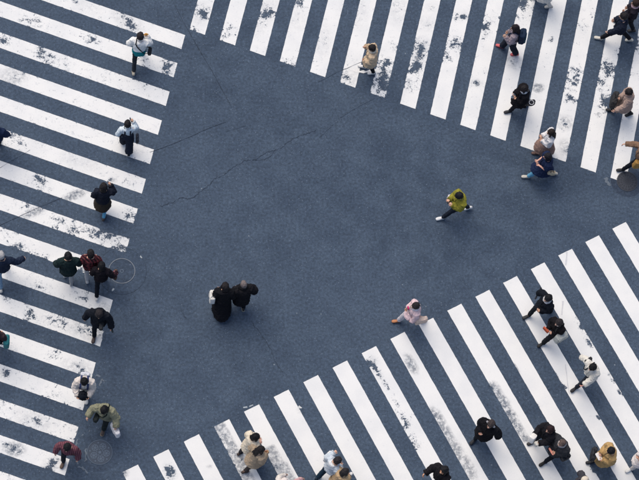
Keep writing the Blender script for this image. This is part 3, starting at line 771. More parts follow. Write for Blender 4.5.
    if tk in ('jacket', 'coat', 'puffer') and topmat is None:
        pm = cloth(tuple(x*.75 for x in tcol), .8); q = MB()
        pts = [surf_(tp, fw, t, 0, z, 1, .012) for z in (.46, .40, .32, .22, .12, .02)]
        q.tube(pts, [(.017, .006)]*6, 8, ref=X); q.build('placket', pm, root)
    if not collar and not scarf and not hood: collar = tuple(min(.8, x*1.12+.002) for x in tcol)
    if collar: ringtube(tp(0, .0, .49), .070, .072, .018, .025, 'collar', cloth(collar))
    if scarf: ringtube(tp(0, .006, .505), .082, .084, .036, .015, 'scarf', cloth(scarf), .012)
    if hood:
        q = MB(); q.ball(tp(0, -.105, .455), (.115, .060, .075)); q.tube([tp(-.10, -.03, .475), tp(-.07, -.10, .50), tp(.07, -.10, .50), tp(.10, -.03, .475)], [.024, .034, .034, .024])
        remeshed(q, 'hood', cloth(hood), root, .012, 2, wr=.01, wscale=10, seed=seed)
    Mx = Matrix.Translation(loc) @ Matrix.Rotation(R(head-90), 4, 'Z') @ Matrix.Scale(sc, 4)
    return dict(root=root, tp=tp, arm=arm, hx=hx, M=Mx, pel=pel, fw=fw, t=tt, X=X, SY=SY, SP=SP, feet=feet, HM=HM0, loc=loc, rot=head)
def thing_at(P, name, label, cat, M, group=None):
    """an empty for a thing carried by person P; M is in that person's own frame"""
    W = P['M'] @ M; l, r, s = W.decompose()
    o = bpy.data.objects.new(name, None); COL.objects.link(o); o.matrix_world = Matrix.LocRotScale(l, r, Vector((1, 1, 1)))
    o.empty_display_size = .1
    return tag(o, label, cat, group)
def hand(P, s): return P['arm'][s]
def handbag(P, s, label, col, size=(.30, .12, .24), drop=.12, name='handbag', cat='bag', mat=None, turn=0, hcol=None, where=None, handle=True):
    """bag hanging by its handles from a hand or forearm"""
    A_ = hand(P, s); g = A_[6]+A_[8]*.02 if where is None else where
    w, d, h = size
    M = Matrix.Translation(g-Vector((0, 0, drop+h))) @ Matrix.Rotation(R(90+turn), 4, 'Z')
    o = thing_at(P, name, label, cat, M); m = mat or cloth(col, .6, spec=.35)
    q = MB(); q.rbox(Matrix(), w, d, h, 5, .9); b = remeshed(q, 'bag_body', m, o, .012, 1, wr=.012, wscale=8, seed=int(w*100+drop*10))
    hm = cloth(hcol or tuple(x*.8 for x in col), .6)
    if handle:
        for k in (-1, 1):
            q = MB(); q.tube([(-w*.25, k*d*.3, h*.95), (-w*.22, k*d*.25, h+drop*.6), (-w*.08, k*.012, h+drop), (w*.08, k*.012, h+drop), (w*.22, k*d*.25, h+drop*.6), (w*.25, k*d*.3, h*.95)], [.009]*6, 6); q.build('handle', hm, o)
    q = MB(); q.tube([(-w*.36, 0, h*.985), (w*.36, 0, h*.985)], [(.006, .004)]*2, 6); q.build('zip', hm, o)
    return o
def surf(P, x_, z, front, off):
    r = prof(z); fw = P['fw']; rx = r[0]*fw+P['t']+off; ry = r[1]+P['t']+off
    k = max(-.97, min(.97, x_/rx)); return P['tp'](x_, r[2]+front*ry*math.sqrt(1-k*k), z)
def strap_path(P, sh_s, hip_s, off=.016):
    """over the shoulder sh_s (−1 left, 1 right), down to the hip on side hip_s; front first"""
    f = P['fw']; pts = []
    for fr in (1, -1):
        seq = []
        for i in range(7):
            t = i/6; x = sh_s*.085*f*(1-t)+hip_s*.16*f*t; z = .43*(1-t)+.0*t
            seq.append(surf(P, x, z, fr, off+.006))
        pts.append(seq)
    topp = P['tp'](sh_s*.088*f, -.012, .485+P['t']*.6+off)
    return pts[0][::-1]+[topp]+pts[1]
def shoulderbag(P, sh_s, hip_s, label, col, size=(.26, .10, .20), z=-.14, fwd=0.0, scol=None, name='shoulder_bag', out=.07, cat='bag', mat=None, strap=True):
    w, d, h = size
    c = P['tp'](hip_s*(.165*P['fw']+P['t']+out+d*.3), fwd, z)
    M = Matrix.Translation(c) @ Matrix.Rotation(R(90), 4, 'Z')
    o = thing_at(P, name, label, cat, M); Mi = (P['M'].inverted() @ o.matrix_world).inverted()
    m = mat or cloth(col, .6, spec=.35)
    q = MB(); q.rbox(Matrix(), w, d, h, 4.5, .94); remeshed(q, 'bag_body', m, o, .012, 1, wr=.012, wscale=8, seed=int(w*100))
    q = MB(); q.rbox(Matrix.Translation((0, -hip_s*d*.48, h*.30)), w*.9, .02, h*.62, 4); q.build('flap', m, o)
    if strap:
        pth = [Mi @ p for p in strap_path(P, sh_s, hip_s)]
        e1 = Vector((w*.40, 0, h*.92)); e2 = Vector((-w*.40, 0, h*.92))
        q = MB()
        full = [e1]+pth+[e2] if (pth[0]-e1).length < (pth[-1]-e1).length else [e2]+pth+[e1]
        # orient the band flat on the body
        rings = []; ctr = Mi @ P['tp'](0, 0, .3)
        for i, p in enumerate(full):
            tt_ = (full[min(i+1, len(full)-1)]-full[max(i-1, 0)]).normalized(); ou = (p-ctr); ou = (ou-tt_*ou.dot(tt_)).normalized(); si = tt_.cross(ou)
            rings.append([p+si*.016+ou*.003, p-si*.016+ou*.003, p-si*.016-ou*.003, p+si*.016-ou*.003])
        q.loft(rings); q.build('strap', cloth(scol or tuple(x*.8 for x in col), .7), o, False)
    return o
def backpack(P, label, col, size=(.30, .15, .42), scol=None, zt=.42, name='backpack', front=False, hcol=None):
    w, d, h = size; sg = 1 if front else -1
    r = prof(.2); c = P['tp'](0, sg*(r[1]+P['t']+d/2-.01), zt-h)
    ln = math.atan2(P['SP'].y, P['SP'].z)
    M = Matrix.Translation(c) @ Matrix.Rotation(-ln, 4, 'X')
    o = thing_at(P, name, label, 'bag', M); Mi = (P['M'].inverted() @ o.matrix_world).inverted()
    m = cloth(col, .7)
    q = MB(); q.rbox(Matrix(), w, d, h, 3.6, .92); remeshed(q, 'bag_body', m, o, .012, 2, wr=.012, wscale=8, seed=int(h*100))
    q = MB(); q.rbox(Matrix.Translation((0, sg*d*.46, h*.10)), w*.78, .07, h*.48, 4); q.build('pocket', cloth(hcol or col, .7), o)
    q = MB(); q.tube([(-.03, -sg*.02, h*.97), (-.022, -sg*.02, h+.035), (.022, -sg*.02, h+.035), (.03, -sg*.02, h*.97)], [.008]*4, 6); q.build('handle', m, o)
    for s in (-1, 1):
        pts = [P['tp'](s*.085*P['fw'], -sg*0-sg*.0+sg*.10, .44)]
        pts = [surf(P, s*.085*P['fw'], z, sg, .02) for z in (.40, .43)]+[P['tp'](s*.088*P['fw'], -.012, .485+P['t']*.6+.016)]+[surf(P, s*.10*P['fw'], z, -sg, .02) for z in (.42, .34, .24, .14)]+[P['tp'](s*(.155*P['fw']+P['t']+.02), 0, .10), surf(P, s*.12, .08, sg, .02)]
        pts = [Mi @ p for p in pts]; rings = []; ctr = Mi @ P['tp'](0, 0, .25)
        for i, p in enumerate(pts):
            tt_ = (pts[min(i+1, len(pts)-1)]-pts[max(i-1, 0)]).normalized(); ou = p-ctr; ou = (ou-tt_*ou.dot(tt_)).normalized(); si = tt_.cross(ou)
            rings.append([p+si*.024+ou*.005, p-si*.024+ou*.005, p-si*.024-ou*.005, p+si*.024-ou*.005])
        q = MB(); q.loft(rings); q.build('strap', cloth(scol or col, .7), o, False)
    return o
def phone(P, s, label, col=(.02, .02, .025), ear=False):
    A_ = hand(P, s); pc, T, Nn, f = A_[6], A_[7], A_[8], A_[4]
    c = pc+Nn*.034+f*.045
    M = Matrix.Translation(c) @ Matrix((T, f, T.cross(f))).transposed().to_4x4()
    o = thing_at(P, 'phone', label, 'phone', M)
    q = MB(); q.tube([(0, -.072, 0), (0, .072, 0)], [(.036, .0045)]*2, 16, ref=(1, 0, 0), dome=False, sup=6); q.build('case', plain('phone_case', col, .35), o, False)
    q = MB(); q.tube([(0, -.066, .0046), (0, .066, .0046)], [(.032, .0006)]*2, 8, ref=(1, 0, 0), dome=False, sup=8); q.build('screen', plain('phone_screen', (.10, .13, .17), .15), o, False)
    return o
def slab(P, s, label, name, cat, col, size, tilt=(0, 0, 0), off=(0, 0, 0), sup=8, part='panel', mat=None, extra=None, at=None):
    """flat or boxy thing held in a hand"""
    A_ = hand(P, s); c = A_[6]+Vector(off) if at is None else at
    M = Matrix.Translation(c) @ Matrix.Rotation(R(tilt[2]), 4, 'Z') @ Matrix.Rotation(R(tilt[0]), 4, 'X') @ Matrix.Rotation(R(tilt[1]), 4, 'Y')
    o = thing_at(P, name, label, cat, M); w, d, h = size
    q = MB(); q.rbox(Matrix.Translation((0, 0, -h*.5)), w, d, h, sup, 1); b = q.build(part, mat or cloth(col, .6), o)
    if extra: extra(o, w, d, h)
    return o
#PEOPLE_LIST
BLK = (.009, .0115, .018); NAVY = (.013, .020, .042); DGR = (.028, .031, .037); HB = (.006, .0065, .009); HBR = (.020, .013, .010)
WHT = (.72, .71, .70); CRM = (.62, .56, .47); TAN = (.42, .29, .17); JEAN = (.10, .22, .36)
# --- left crossing
p = person(138, 62, 84, 1.66, lead=1, stride=.95, arms=('out', 'phone'), lean=9, top=((.74, .75, .75), 'sweater'), hem=.04, tt=.042, inner=None, bot=((.022, .027, .036), 'trousers'), shoe=(.52, .47, .38), hair=(HB, 'short'), wr=.02,
   label='person in white sweater over a teal shirt and dark trousers, topmost on left crossing')
q = MB(); f_ = p['fw']
q.loft([[p['tp']((prof(z)[0]+.040+.004*math.sin(3*j))*math.cos(2*math.pi*j/20), prof(z)[2]+(prof(z)[1]+.044)*math.sin(2*math.pi*j/20), z) for j in range(20)] for z in (.06, -.02, -.10, -.20)])
remeshed(q, 'shirt_tail', cloth((.010, .19, .22)), p['root'], .013, 1, wr=.014, wscale=8, seed=3)
shoulderbag(p, -1, 1, 'small black shoulder bag worn over the white sweater', BLK, (.22, .09, .16), z=-.10)
slab(p, 1, 'orange cased phone held to the ear above white sweater', 'phone', 'phone', (.80, .36, .02), (.085, .016, .15), (0, 35, 0), (-.02, .0, .04), sup=6, part='case', mat=plain('orange_case', (.80, .36, .02), .4))

p = person(126, 147, 92, 1.60, True, lead=-1, stride=.5, arms=('pocket', 'phone'), lean=6, top=((.60, .68, .74), 'shirt'), hem=.0, tt=.026, bot=((.016, .021, .036), 'trousers'), wide=.05, shoe=(.02, .02, .025), hair=(HB, 'short'), wr=.014,
   label='person in pale blue shirt and dark dungarees below the white sweater walker')
q = MB(); q.loft([[p['tp']((prof(z)[0]*.93+.036)*math.cos(2*math.pi*j/20), prof(z)[2]+(prof(z)[1]+.036)*math.sin(2*math.pi*j/20), z) for j in range(20)] for z in (-.10, -.02, .06, .14, .21, .25)])
remeshed(q, 'bib', cloth((.016, .021, .036)), p['root'], .013, 1, wr=.010, wscale=8, seed=5)
for s in (-1, 1):
    pts = [surf(p, s*.075, z, 1, .016) for z in (.24, .34, .42)]+[p['tp'](s*.078, -.012, .50)]+[surf(p, s*.080, z, -1, .016) for z in (.42, .34, .24)]
    q = MB(); q.tube(pts, [(.022, .007)]*7, 8, ref=(1, 0, 0)); q.build('strap', cloth((.016, .021, .036)), p['root'])
phone(p, 1, 'dark phone at the ear of the dungarees wearer', (.03, .03, .035))
shoulderbag(p, -1, 1, 'dark slim bag hanging beside the dungarees', (.018, .022, .034), (.24, .07, .24), z=-.32, out=.10, strap=False)

p = person(102, 210.5, 84, 1.66, True, lead=-1, stride=.55, arms=('link', 'phone'), lean=10, top=((.012, .015, .026), 'jacket'), hem=-.05, tt=.042, flare=.05, bot=((.040, .033, .027), 'skirt'), bothem=-.42, inner=(.13, .38, .58), shoe=(.06, .05, .05), hair=(HB, 'bob'),
   label='person in navy jacket, brown skirt and sky blue leggings on left crossing')
phone(p, 1, 'white phone held up by the navy jacket wearer', (.7, .72, .74))

p = person(-4, 150, 90, 1.74, lead=1, stride=.6, arms=('down', 'out'), top=((.013, .024, .062), 'jacket'), tt=.045, bot=(DGR, 'trousers'), label='person in dark blue jacket cut by the upper left edge')
p = person(3, 277, 96, 1.70, lead=1, stride=.9, arms=('down', (0, 52, 40, 44, 35)), lean=7, top=((.014, .022, .045), 'jacket'), tt=.04, hem=-.12, bot=((.16, .26, .38), 'trousers'), shoe=(.6, .6, .58), hair=((.30, .30, .31), 'thin'),
   label='grey haired person in navy jacket and pale jeans at left edge')
p = person(-3, 349, 88, 1.66, True, lead=1, stride=.7, arms=('down', 'link'), top=((.045, .03, .035), 'jacket'), tt=.03, bot=((.02, .06, .09), 'trousers'), shoe=(.6, .6, .58), hair=(HB, 'bob'), label='person in dark brown top with teal bag, cut by left edge')
shoulderbag(p, 1, 1, 'teal shoulder bag at the left edge', (.010, .15, .17), (.32, .15, .34), z=-.12, out=.05, scol=(.02, .03, .04), fwd=-.05)
p = person(68, 278.5, 93, 1.70, lead=-1, stride=.35, arms=('out', 'out'), lean=8, top=((.012, .024, .026), 'jacket'), tt=.05, hem=-.24, flare=.04, hood=(.011, .022, .024), bot=((.30, .31, .33), 'trousers'), shoe=(.30, .31, .33), sole=(.75, .75, .75), hair=(HB, 'short'),
   label='person in dark green hooded jacket and grey trousers, left of the plaid shirt')
p = person(90, 275, 92, 1.66, lead=1, stride=.38, arms=('link', 'link'), lean=7, top=(BLK, 'shirt'), topmat=cloth((.020, .012, .016), .85, 'plaid', (.20, .045, .055)), tt=.036, hem=-.20, bot=((.42, .43, .46), 'trousers'), shoe=(.68, .68, .68), hair=(HB, 'short'),
   label='person in red and black plaid shirt and pale trousers beside the manhole')
p = person(100.5, 286, 86, 1.62, True, lead=1, stride=.95, arms=('link', ( -12, 34, 40, 20, 40)), lean=8, hyaw=10, top=(BLK, 'jacket'), topmat=cloth((.012, .010, .014), .85), tt=.036, hem=-.12, collar=(.45, .40, .42), bot=(BLK, 'trousers'), shoe=(.66, .66, .66), hair=(HB, 'bob'),
   label='person all in black with white shoes, next to pale rimmed manhole')
handbag(p, 1, 'brown leather bag carried by the person in black near manhole', (.085, .045, .028), (.26, .10, .20), drop=.06)
A_ = p['arm'][1]; q = MB(); q.tube([A_[1].lerp(A_[2], .05), A_[1].lerp(A_[2], .5), A_[2]], [.088, .088, .082], 12)
remeshed(q, 'cuff', cloth((.03, .014, .02), .85, 'floral', (.62, .26, .30)), p['root'], .013, 1, wr=.012, wscale=9, seed=9)

p = person(98.5, 328, -96, 1.70, lead=1, stride=.85, arms=((10, 25, 32, 14, 40), (-8, 27, 16, 18, 40)), lean=2, hpitch=24, top=(BLK, 'coat'), tt=.045, hem=-.20, flare=.03, hood=BLK, bot=(BLK, 'trousers'), shoe=(.05, .035, .035), hair=(HB, 'bob'),
   label='person in black coat striding with both arms held out, below the plaid group')
shoulderbag(p, 1, -1, 'black belt bag on the front of the arms out walker', (.022, .025, .028), (.24, .10, .15), z=-.02, fwd=.22, out=-.16, strap=False, name='belt_bag')
slab(p, -1, 'small dark umbrella in the hand of black coat walker', 'folded_umbrella', 'umbrella', (.02, .03, .035), (.05, .05, .24), (80, 0, 20), sup=2.5, part='canopy')

p = person(84, 394, -96, 1.66, lead=-1, stride=.4, arms=('carry', 'carry'), lean=3, hpitch=20, top=((.62, .57, .53), 'jacket'), tt=.045, hem=-.05, bot=((.36, .42, .46), 'trousers'), shoe=(.65, .65, .63), hair=(HB, 'short'), collar=(.66, .67, .70),
   label='person in cream jacket holding a round black bag with both hands')
o = thing_at(p, 'round_bag', 'round black bag held in front of the cream jacket', 'bag', Matrix.Translation(p['tp'](0, .32, .0)))
q = MB(); q.ball((0, 0, .10), (.165, .13, .155)); remeshed(q, 'bag_body', cloth(BLK, .6), o, .012, 1, wr=.010, wscale=9, seed=4)
q = MB(); q.tube([(-.06, 0, .23), (-.04, 0, .29), (.04, 0, .29), (.06, 0, .23)], [.010]*4, 6); q.build('handle', cloth(BLK, .6), o)
backpack(p, 'white backpack with blue top and straps on the cream jacket', (.58, .60, .64), (.26, .12, .34), (.03, .045, .12), hcol=(.025, .04, .12))

p = person(104.5, 421, -112, 1.66, True, lead=-1, stride=.75, arms=((16, 40, 60, 20, 95), (8, 38, 70, 10, 50)), lean=5, hpitch=22, top=((.22, .22, .155), 'jacket'), tt=.055, hem=-.06, flare=.12, bot=((.020, .026, .028), 'trousers'), wide=.01, shoe=(.04, .03, .03), sole=(.45, .34, .22), hair=(HB, 'bob'), wr=.024,
   label='person in loose olive jacket beside the rosette manhole')
handbag(p, -1, 'white paper shopping bag with mauve print beside the olive jacket', (.68, .68, .70), (.40, .14, .32), drop=.02, turn=50, name='shopping_bag', mat=cloth((.68, .68, .71), .5, 'floral', (.36, .33, .46)), hcol=(.5, .48, .5))
shoulderbag(p, -1, 1, 'dark green cross body bag in front of the olive jacket', (.014, .022, .022), (.30, .12, .26), z=-.22, fwd=.18, out=-.08)
p = person(68, 457.5, -104, 1.66, lead=1, stride=.55, arms=('out', 'out'), lean=6, hpitch=14, top=((.16, .05, .075), 'sweater'), topmat=cloth((.20, .085, .105), .9, 'stripe', (.10, .032, .05)), tt=.04, hem=-.06, bot=((.020, .024, .032), 'trousers'), shoe=(.12, .08, .06), hair=(HB, 'short'),
   label='person in burgundy striped sweater at the lower left corner')
# --- middle
p = person(221, 308.5, 92, 1.70, True, lead=1, stride=.6, arms=('link', 'link'), lean=10, top=((.0085, .009, .012), 'coat'), tt=.05, hem=-.78, flare=.085, bot=(BLK, 'trousers'), shoe=BLK, hair=(HB, 'bob'), wr=.02, hood=(.0085, .009, .012),
   label='person in ankle length black coat, left one of the pair mid road')
handbag(p, -1, 'white tote bag on the arm of the long black coat', (.66, .65, .62), (.32, .15, .36), drop=.03, name='tote_bag', where=p['tp'](-.30, -.02, .24))
p = person(239.5, 304.5, 98, 1.62, lead=-1, stride=.3, arms=('link', (-8, 34, 40, 0, 60)), lean=6, top=((.010, .010, .013), 'puffer'), tt=.07, hem=-.46, flare=.05, bot=(BLK, 'trousers'), shoe=(.02, .02, .022), sole=(.55, .52, .42), hair=((.13, .11, .11), 'thin'), scarf=(.012, .012, .015),
   label='grey haired person in bulky black jacket, right one of the mid road pair')
p = person(409, 321.5, 194, 1.64, True, lead=1, stride=.95, arms=('down', 'link'), lean=4, top=((.66, .50, .53), 'coat'), tt=.035, hem=-.22, flare=.04, scarf=(.70, .66, .72), bot=((.50, .48, .52), 'trousers'), wide=.01, shoe=(.48, .20, .09), hair=(HB, 'short'),
   label='person in pink coat with pale scarf stepping off the lower crossing')
shoulderbag(p, 1, -1, 'beige shoulder bag behind the pink coat', (.56, .45, .39), (.34, .13, .30), z=-.16, fwd=-.12, out=.05, scol=(.5, .40, .36))
slab(p, 1, 'small crimson pouch hanging on the chest of the pink coat', 'purse', 'purse', (.55, .02, .14), (.09, .03, .09), (0, 0, 0), sup=4, part='pouch', at=p['tp'](.06, .185, .32))
p = person(453.5, 214, 190, 1.70, lead=-1, stride=1.08, arms=('read', 'read'), lean=5, hpitch=26, top=((.24, .225, .035), 'jacket'), tt=.042, hem=-.12, flare=.02, bot=((.014, .019, .030), 'trousers'), shoe=(.74, .75, .76), sole=(.75, .75, .75), hair=(HB, 'short'),
   label='person in mustard green jacket with white shoes looking at a phone alone mid road')
phone(p, -1, 'phone read by the mustard jacket walker', (.03, .035, .045))
shoulderbag(p, -1, 1, 'white bag at the hip of the mustard jacket', (.64, .62, .66), (.24, .10, .22), z=-.20, fwd=.16, out=.0, strap=False)
# --- upper right crossing
p = person(367, 70.5, 172, 1.62, True, lead=1, stride=.4, arms=('link', 'strap'), lean=4, hpitch=12, top=((.56, .43, .30), 'coat'), tt=.045, hem=-.32, flare=.05, scarf=(.66, .58, .47), bot=(BLK, 'trousers'), shoe=(.66, .66, .66), hair=(HB, 'short'),
   label='person in tan coat with cream scarf, alone on the upper crossing')
p = person(507, 51, 168, 1.64, True, lead=1, stride=.6, arms=('strap', 'link'), lean=6, top=((.30, .25, .28), 'jacket'), tt=.035, hem=-.08, bot=((.014, .018, .030), 'trousers'), wide=.03, shoe=(.62, .12, .13), hair=((.010, .007, .010), 'long'),
   label='long haired person in mauve jacket and red shoes with navy backpack')
backpack(p, 'navy backpack with teal pocket on the long haired walker', (.012, .024, .052), (.34, .20, .44), (.012, .02, .045), hcol=(.01, .065, .10))
p = person(516, 109, 188, 1.62, True, lead=-1, stride=.7, arms=('hold', 'hold'), lean=5, hpitch=16, top=((.009, .009, .012), 'coat'), tt=.05, hem=-.34, flare=.06, scarf=(.60, .60, .62), bot=(BLK, 'trousers'), shoe=BLK, hair=(HB, 'bob'), hat=((.010, .009, .011), 'beret'),
   label='person in black beret and black coat with white scarf on upper crossing')
phone(p, 1, 'pale blue phone held out by the beret wearer', (.42, .55, .68))
o = shoulderbag(p, -1, -1, 'black shoulder bag with white ring behind the beret wearer', BLK, (.26, .12, .24), z=-.02, fwd=-.16, out=.02)
q = MB(); ringmesh(q, .058, .072, .236, .248, 24, (.0, .04)); q.build('ring', plain('white_plastic', (.72, .72, .74), .4), o)
p = person(540, 3, 166, 1.64, True, lead=1, stride=.7, arms=('hold', 'back'), lean=4, top=((.66, .64, .60), 'coat'), tt=.05, hem=-.42, flare=.08, bot=((.6, .58, .54), 'trousers'), shoe=(.6, .57, .52), hair=(HBR, 'long'), label='person in off white long coat cut by the top edge')
handbag(p, -1, 'pale blue grey bag swinging behind the off white coat', (.48, .53, .62), (.34, .14, .30), drop=.05, name='tote_bag')
p = person(541.5, 152.5, 170, 1.60, True, lead=-1, stride=.45, arms=('hold', 'hold'), lean=4, hyaw=8, top=((.66, .65, .66), 'jacket'), tt=.035, hem=.02, bot=((.24, .155, .13), 'skirt'), wide=.04, bothem=-.58, inner=(.42, .27, .21), shoe=(.12, .07, .06), hair=((.014, .010, .010), 'long'),
   label='long haired person in white top and brown skirt on upper crossing end')
p = person(539, 176, 176, 1.66, True, lead=-1, stride=1.05, arms=('hold', 'hold'), lean=6, top=((.013, .022, .060), 'coat'), tt=.046, hem=-.34, flare=.085, bot=((.12, .33, .50), 'trousers'), shoe=(.55, .52, .46), hair=((.008, .008, .012), 'bob'), skin=(.66, .40, .32), sleeve='half',
   label='person in navy coat and light blue jeans stepping off the upper crossing')
handbag(p, -1, 'beige bag with dark handle behind the navy coat', (.50, .42, .30), (.22, .10, .16), drop=.05, where=p['tp'](-.22, -.18, .10), hcol=(.02, .02, .03))
p = person(613, 40, 166, 1.74, lead=-1, stride=1.12, arms=('fwd', 'link'), lean=6, top=((.012, .016, .030), 'jacket'), tt=.04, hem=-.12, bot=((.011, .012, .016), 'trousers'), shoe=(.62, .60, .54), hair=(HB, 'short'), collar=(.02, .04, .09),
   label='person in navy jacket and black trousers with pale shoes in a long stride')
p = person(624, 27, 166, 1.68, True, lead=1, stride=.6, arms=('hold', 'link'), lean=4, top=((.016, .014, .022), 'jacket'), tt=.045, scarf=(.42, .30, .34), bot=(BLK, 'trousers'), hair=((.022, .013, .012), 'short'),
   label='person with brown hair and mauve scarf at the top right corner')
p = person(619, 113, 184, 1.66, True, lead=1, stride=.7, arms=('reach', 'hold'), lean=7, hpitch=18, top=((.34, .25, .215), 'coat'), tt=.04, hem=-.40, flare=.06, bot=(BLK, 'trousers'), shoe=BLK, hair=(HB, 'short'), skin=(.66, .42, .32),
   label='person in taupe coat carrying a big black bag near right edge')
handbag(p, 1, 'large black bag in front of the taupe coat', (.014, .014, .017), (.44, .18, .36), drop=.0, where=p['tp'](.06, .34, .16), turn=70)
p = person(632, 168, 182, 1.66, True, lead=-1, stride=.95, arms=('down', (40, 30, 70, 10, 40)), lean=4, top=((.20, .125, .085), 'jacket'), tt=.035, hem=.05, scarf=(.66, .65, .65), bot=(BLK, 'trousers'), shoe=BLK, hair=(HB, 'bob'), label='person with black trousers at right edge above the dark manhole')
handbag(p, -1, 'mustard brown bag cut by the right edge', (.36, .20, .05), (.36, .16, .34), drop=.0, where=p['tp'](-.20, .02, .12))
# --- lower right crossing
p = person(537.5, 314, 212, 1.70, lead=1, stride=.85, arms=('hold', 'outback'), lean=5, hpitch=4, top=(BLK, 'coat'), tt=.042, hem=-.22, flare=.02, scarf=(.55, .54, .55), bot=((.014, .017, .022), 'trousers'), shoe=(.02, .025, .03), hair=(HB, 'short'),
   label='person in black coat and white scarf, upper one of the walking pair on lower crossing')
slab(p, 1, 'dark folded umbrella carried by the white scarf walker', 'folded_umbrella', 'umbrella', (.03, .032, .04), (.045, .045, .36), (60, 0, 30), sup=2.4, part='canopy')
p = person(549, 337, 210, 1.62, True, lead=-1, stride=.9, arms=('hold', 'hold'), lean=5, hpitch=6, top=((.011, .010, .012), 'jacket'), tt=.036, hem=-.04, collar=(.66, .62, .58), bot=((.016, .017, .020), 'trousers'), wide=.01, shoe=(.012, .012, .014), hair=(HB, 'long'), skin=(.70, .46, .36),
   label='long haired person in black jacket with light collar, lower one of the walking pair')
slab(p, 1, 'orange red clutch held by the long haired walker', 'clutch_bag', 'bag', (.42, .09, .045), (.20, .05, .13), (0, 0, 10), (.03, .05, 0), sup=4, part='pouch')
shoulderbag(p, -1, -1, 'pale grey soft bag hanging by the long haired walker', (.40, .42, .40), (.36, .20, .32), z=-.16, fwd=.04, out=.04, scol=(.03, .03, .03))
p = person(583, 380, 212, 1.70, lead=-1, stride=1.0, arms=((34, 10, 60, 0, 50), (-22, 36, -4, 28, 45)), lean=9, hpitch=14, top=((.64, .62, .57), 'jacket'), tt=.042, hem=-.06, bot=((.022, .027, .038), 'trousers'), shoe=(.016, .017, .022), hair=(HB, 'short'), skin=(.70, .38, .32),
   label='person in off white jacket and dark trousers with black strap on lower crossing')
shoulderbag(p, 1, 1, 'slim black strap bag on the off white jacket', (.012, .013, .018), (.24, .07, .12), z=.30, fwd=-.06, out=.02, strap=True)
p = person(480.5, 437, 232, 1.68, lead=1, stride=.6, arms=('outback', 'hold'), lean=5, hpitch=-4, top=((.008, .008, .011), 'coat'), tt=.058, hem=-.36, flare=.07, hood=(.008, .008, .011), scarf=(.009, .009, .012), bot=(BLK, 'trousers'), shoe=BLK, hair=((.02, .02, .024), 'short'), skin=(.72, .44, .33), label='person in bulky black coat, leftmost dark figure on the lower crossing')
o = thing_at(p, 'headphones', 'silver headphones on the black coated walker', 'headphones', Matrix.Translation(p['hx'](0, -.01, .02)) @ p['HM'].to_4x4() @ Matrix.Rotation(R(12), 4, 'X'))
q = MB(); q.tube([(.098*math.cos(R(a)), 0, .118*math.sin(R(a))) for a in range(0, 181, 15)], [(.018, .006)]*13, 8, ref=(0, 1, 0)); q.build('headband', plain('silver_band', (.42, .38, .40), .4, .3), o)
for s in (-1, 1):
    q = MB(); q.tube([(s*.086, 0, 0), (s*.112, 0, 0)], [.034, .03], 14, ref=(0, 1, 0)); q.build('ear_cup', plain('ear_cup', (.30, .30, .33), .5), o)
p = person(434.5, 483, 214, 1.70, lead=-1, stride=.5, arms=((22, 14, 62, 4, 70), (14, 18, 62, 2, 50)), lean=4, hpitch=-10, top=((.012, .011, .014), 'jacket'), tt=.05, hem=-.12, hood=(.012, .011, .014), bot=((.10, .16, .26), 'trousers'), hair=(HB, 'bob'), skin=(.74, .40, .24),
   label='person in black jacket with arm out, cut by the bottom edge right of centre')
slab(p, -1, 'small purple pouch in the hand at the bottom edge', 'pouch', 'pouch', (.14, .04, .09), (.09, .05, .09), (0, 0, 0), sup=3, part='pouch_body')
p = person(539.5, 442, 208, 1.64, True, lead=1, stride=.6, arms=('carry', 'carry'), lean=5, hpitch=2, top=((.012, .012, .016), 'jacket'), tt=.048, hem=-.10, bot=(BLK, 'trousers'), hair=((.016, .008, .010), 'long'), skin=(.70, .44, .33), collar=(.10, .06, .055),
   label='dark haired person in black jacket carrying white parcel, upper one of close pair')
slab(p, 1, 'white wrapped parcel held by the dark haired walker', 'parcel', 'parcel', (.70, .69, .67), (.16, .20, .22), (20, 10, 20), (-.04, .08, .02), sup=4, part='wrapping')
slab(p, -1, 'small cream paper bag held beside the white parcel', 'paper_bag', 'bag', (.55, .53, .48), (.13, .08, .16), (0, 0, 0), (0, .05, .0), sup=4, part='bag_body')
p = person(552, 455, 208, 1.68, lead=-1, stride=.95, arms=('hold', 'pocket'), lean=5, hpitch=10, top=((.034, .036, .042), 'coat'), tt=.055, hem=-.26, flare=.03, bot=(BLK, 'trousers'), shoe=(.012, .012, .014), hair=((.075, .055, .05), 'thin'), scarf=(.40, .38, .38), skin=(.68, .42, .32),
   label='person in charcoal coat with grey scarf, lower one of close pair')
handbag(p, 1, 'black bag by the charcoal coat', BLK, (.26, .14, .24), drop=.0, where=p['tp'](-.30, -.05, .0))
slab(p, -1, 'reddish folded paper held by the charcoal coat walker', 'folded_paper', 'paper', (.62, .26, .20), (.22, .05, .02), (0, 0, 0), (.06, .06, .01), sup=4, part='sheet')
p = person(600, 463, 196, 1.66, lead=1, stride=.7, arms=('hold', 'hold'), lean=4, hpitch=20, top=((.44, .29, .13), 'coat'), tt=.045, hem=-.40, flare=.06, bot=(BLK, 'trousers'), shoe=BLK, hair=(HB, 'short'),
   label='person in camel coat holding papers at the lower right')
slab(p, 1, 'white papers held by the camel coat walker', 'papers', 'paper', (.74, .74, .74), (.21, .15, .02), (25, 0, 10), (-.04, .07, .02), sup=9, part='sheet')
handbag(p, 1, 'black briefcase in front of the camel coat', BLK, (.38, .13, .28), drop=.02, name='briefcase', where=p['tp'](.14, .36, .14), turn=60)
p = person(637.5, 464, 200, 1.64, True, lead=-1, stride=.8, arms=('hold', 'hold'), top=((.66, .62, .62), 'coat'), tt=.045, hem=-.42, flare=.05, bot=((.5, .48, .48), 'trousers'), shoe=(.72, .72, .70), hair=(HB, 'bob'), label='person in white coat and white shoes cut by lower right edge')
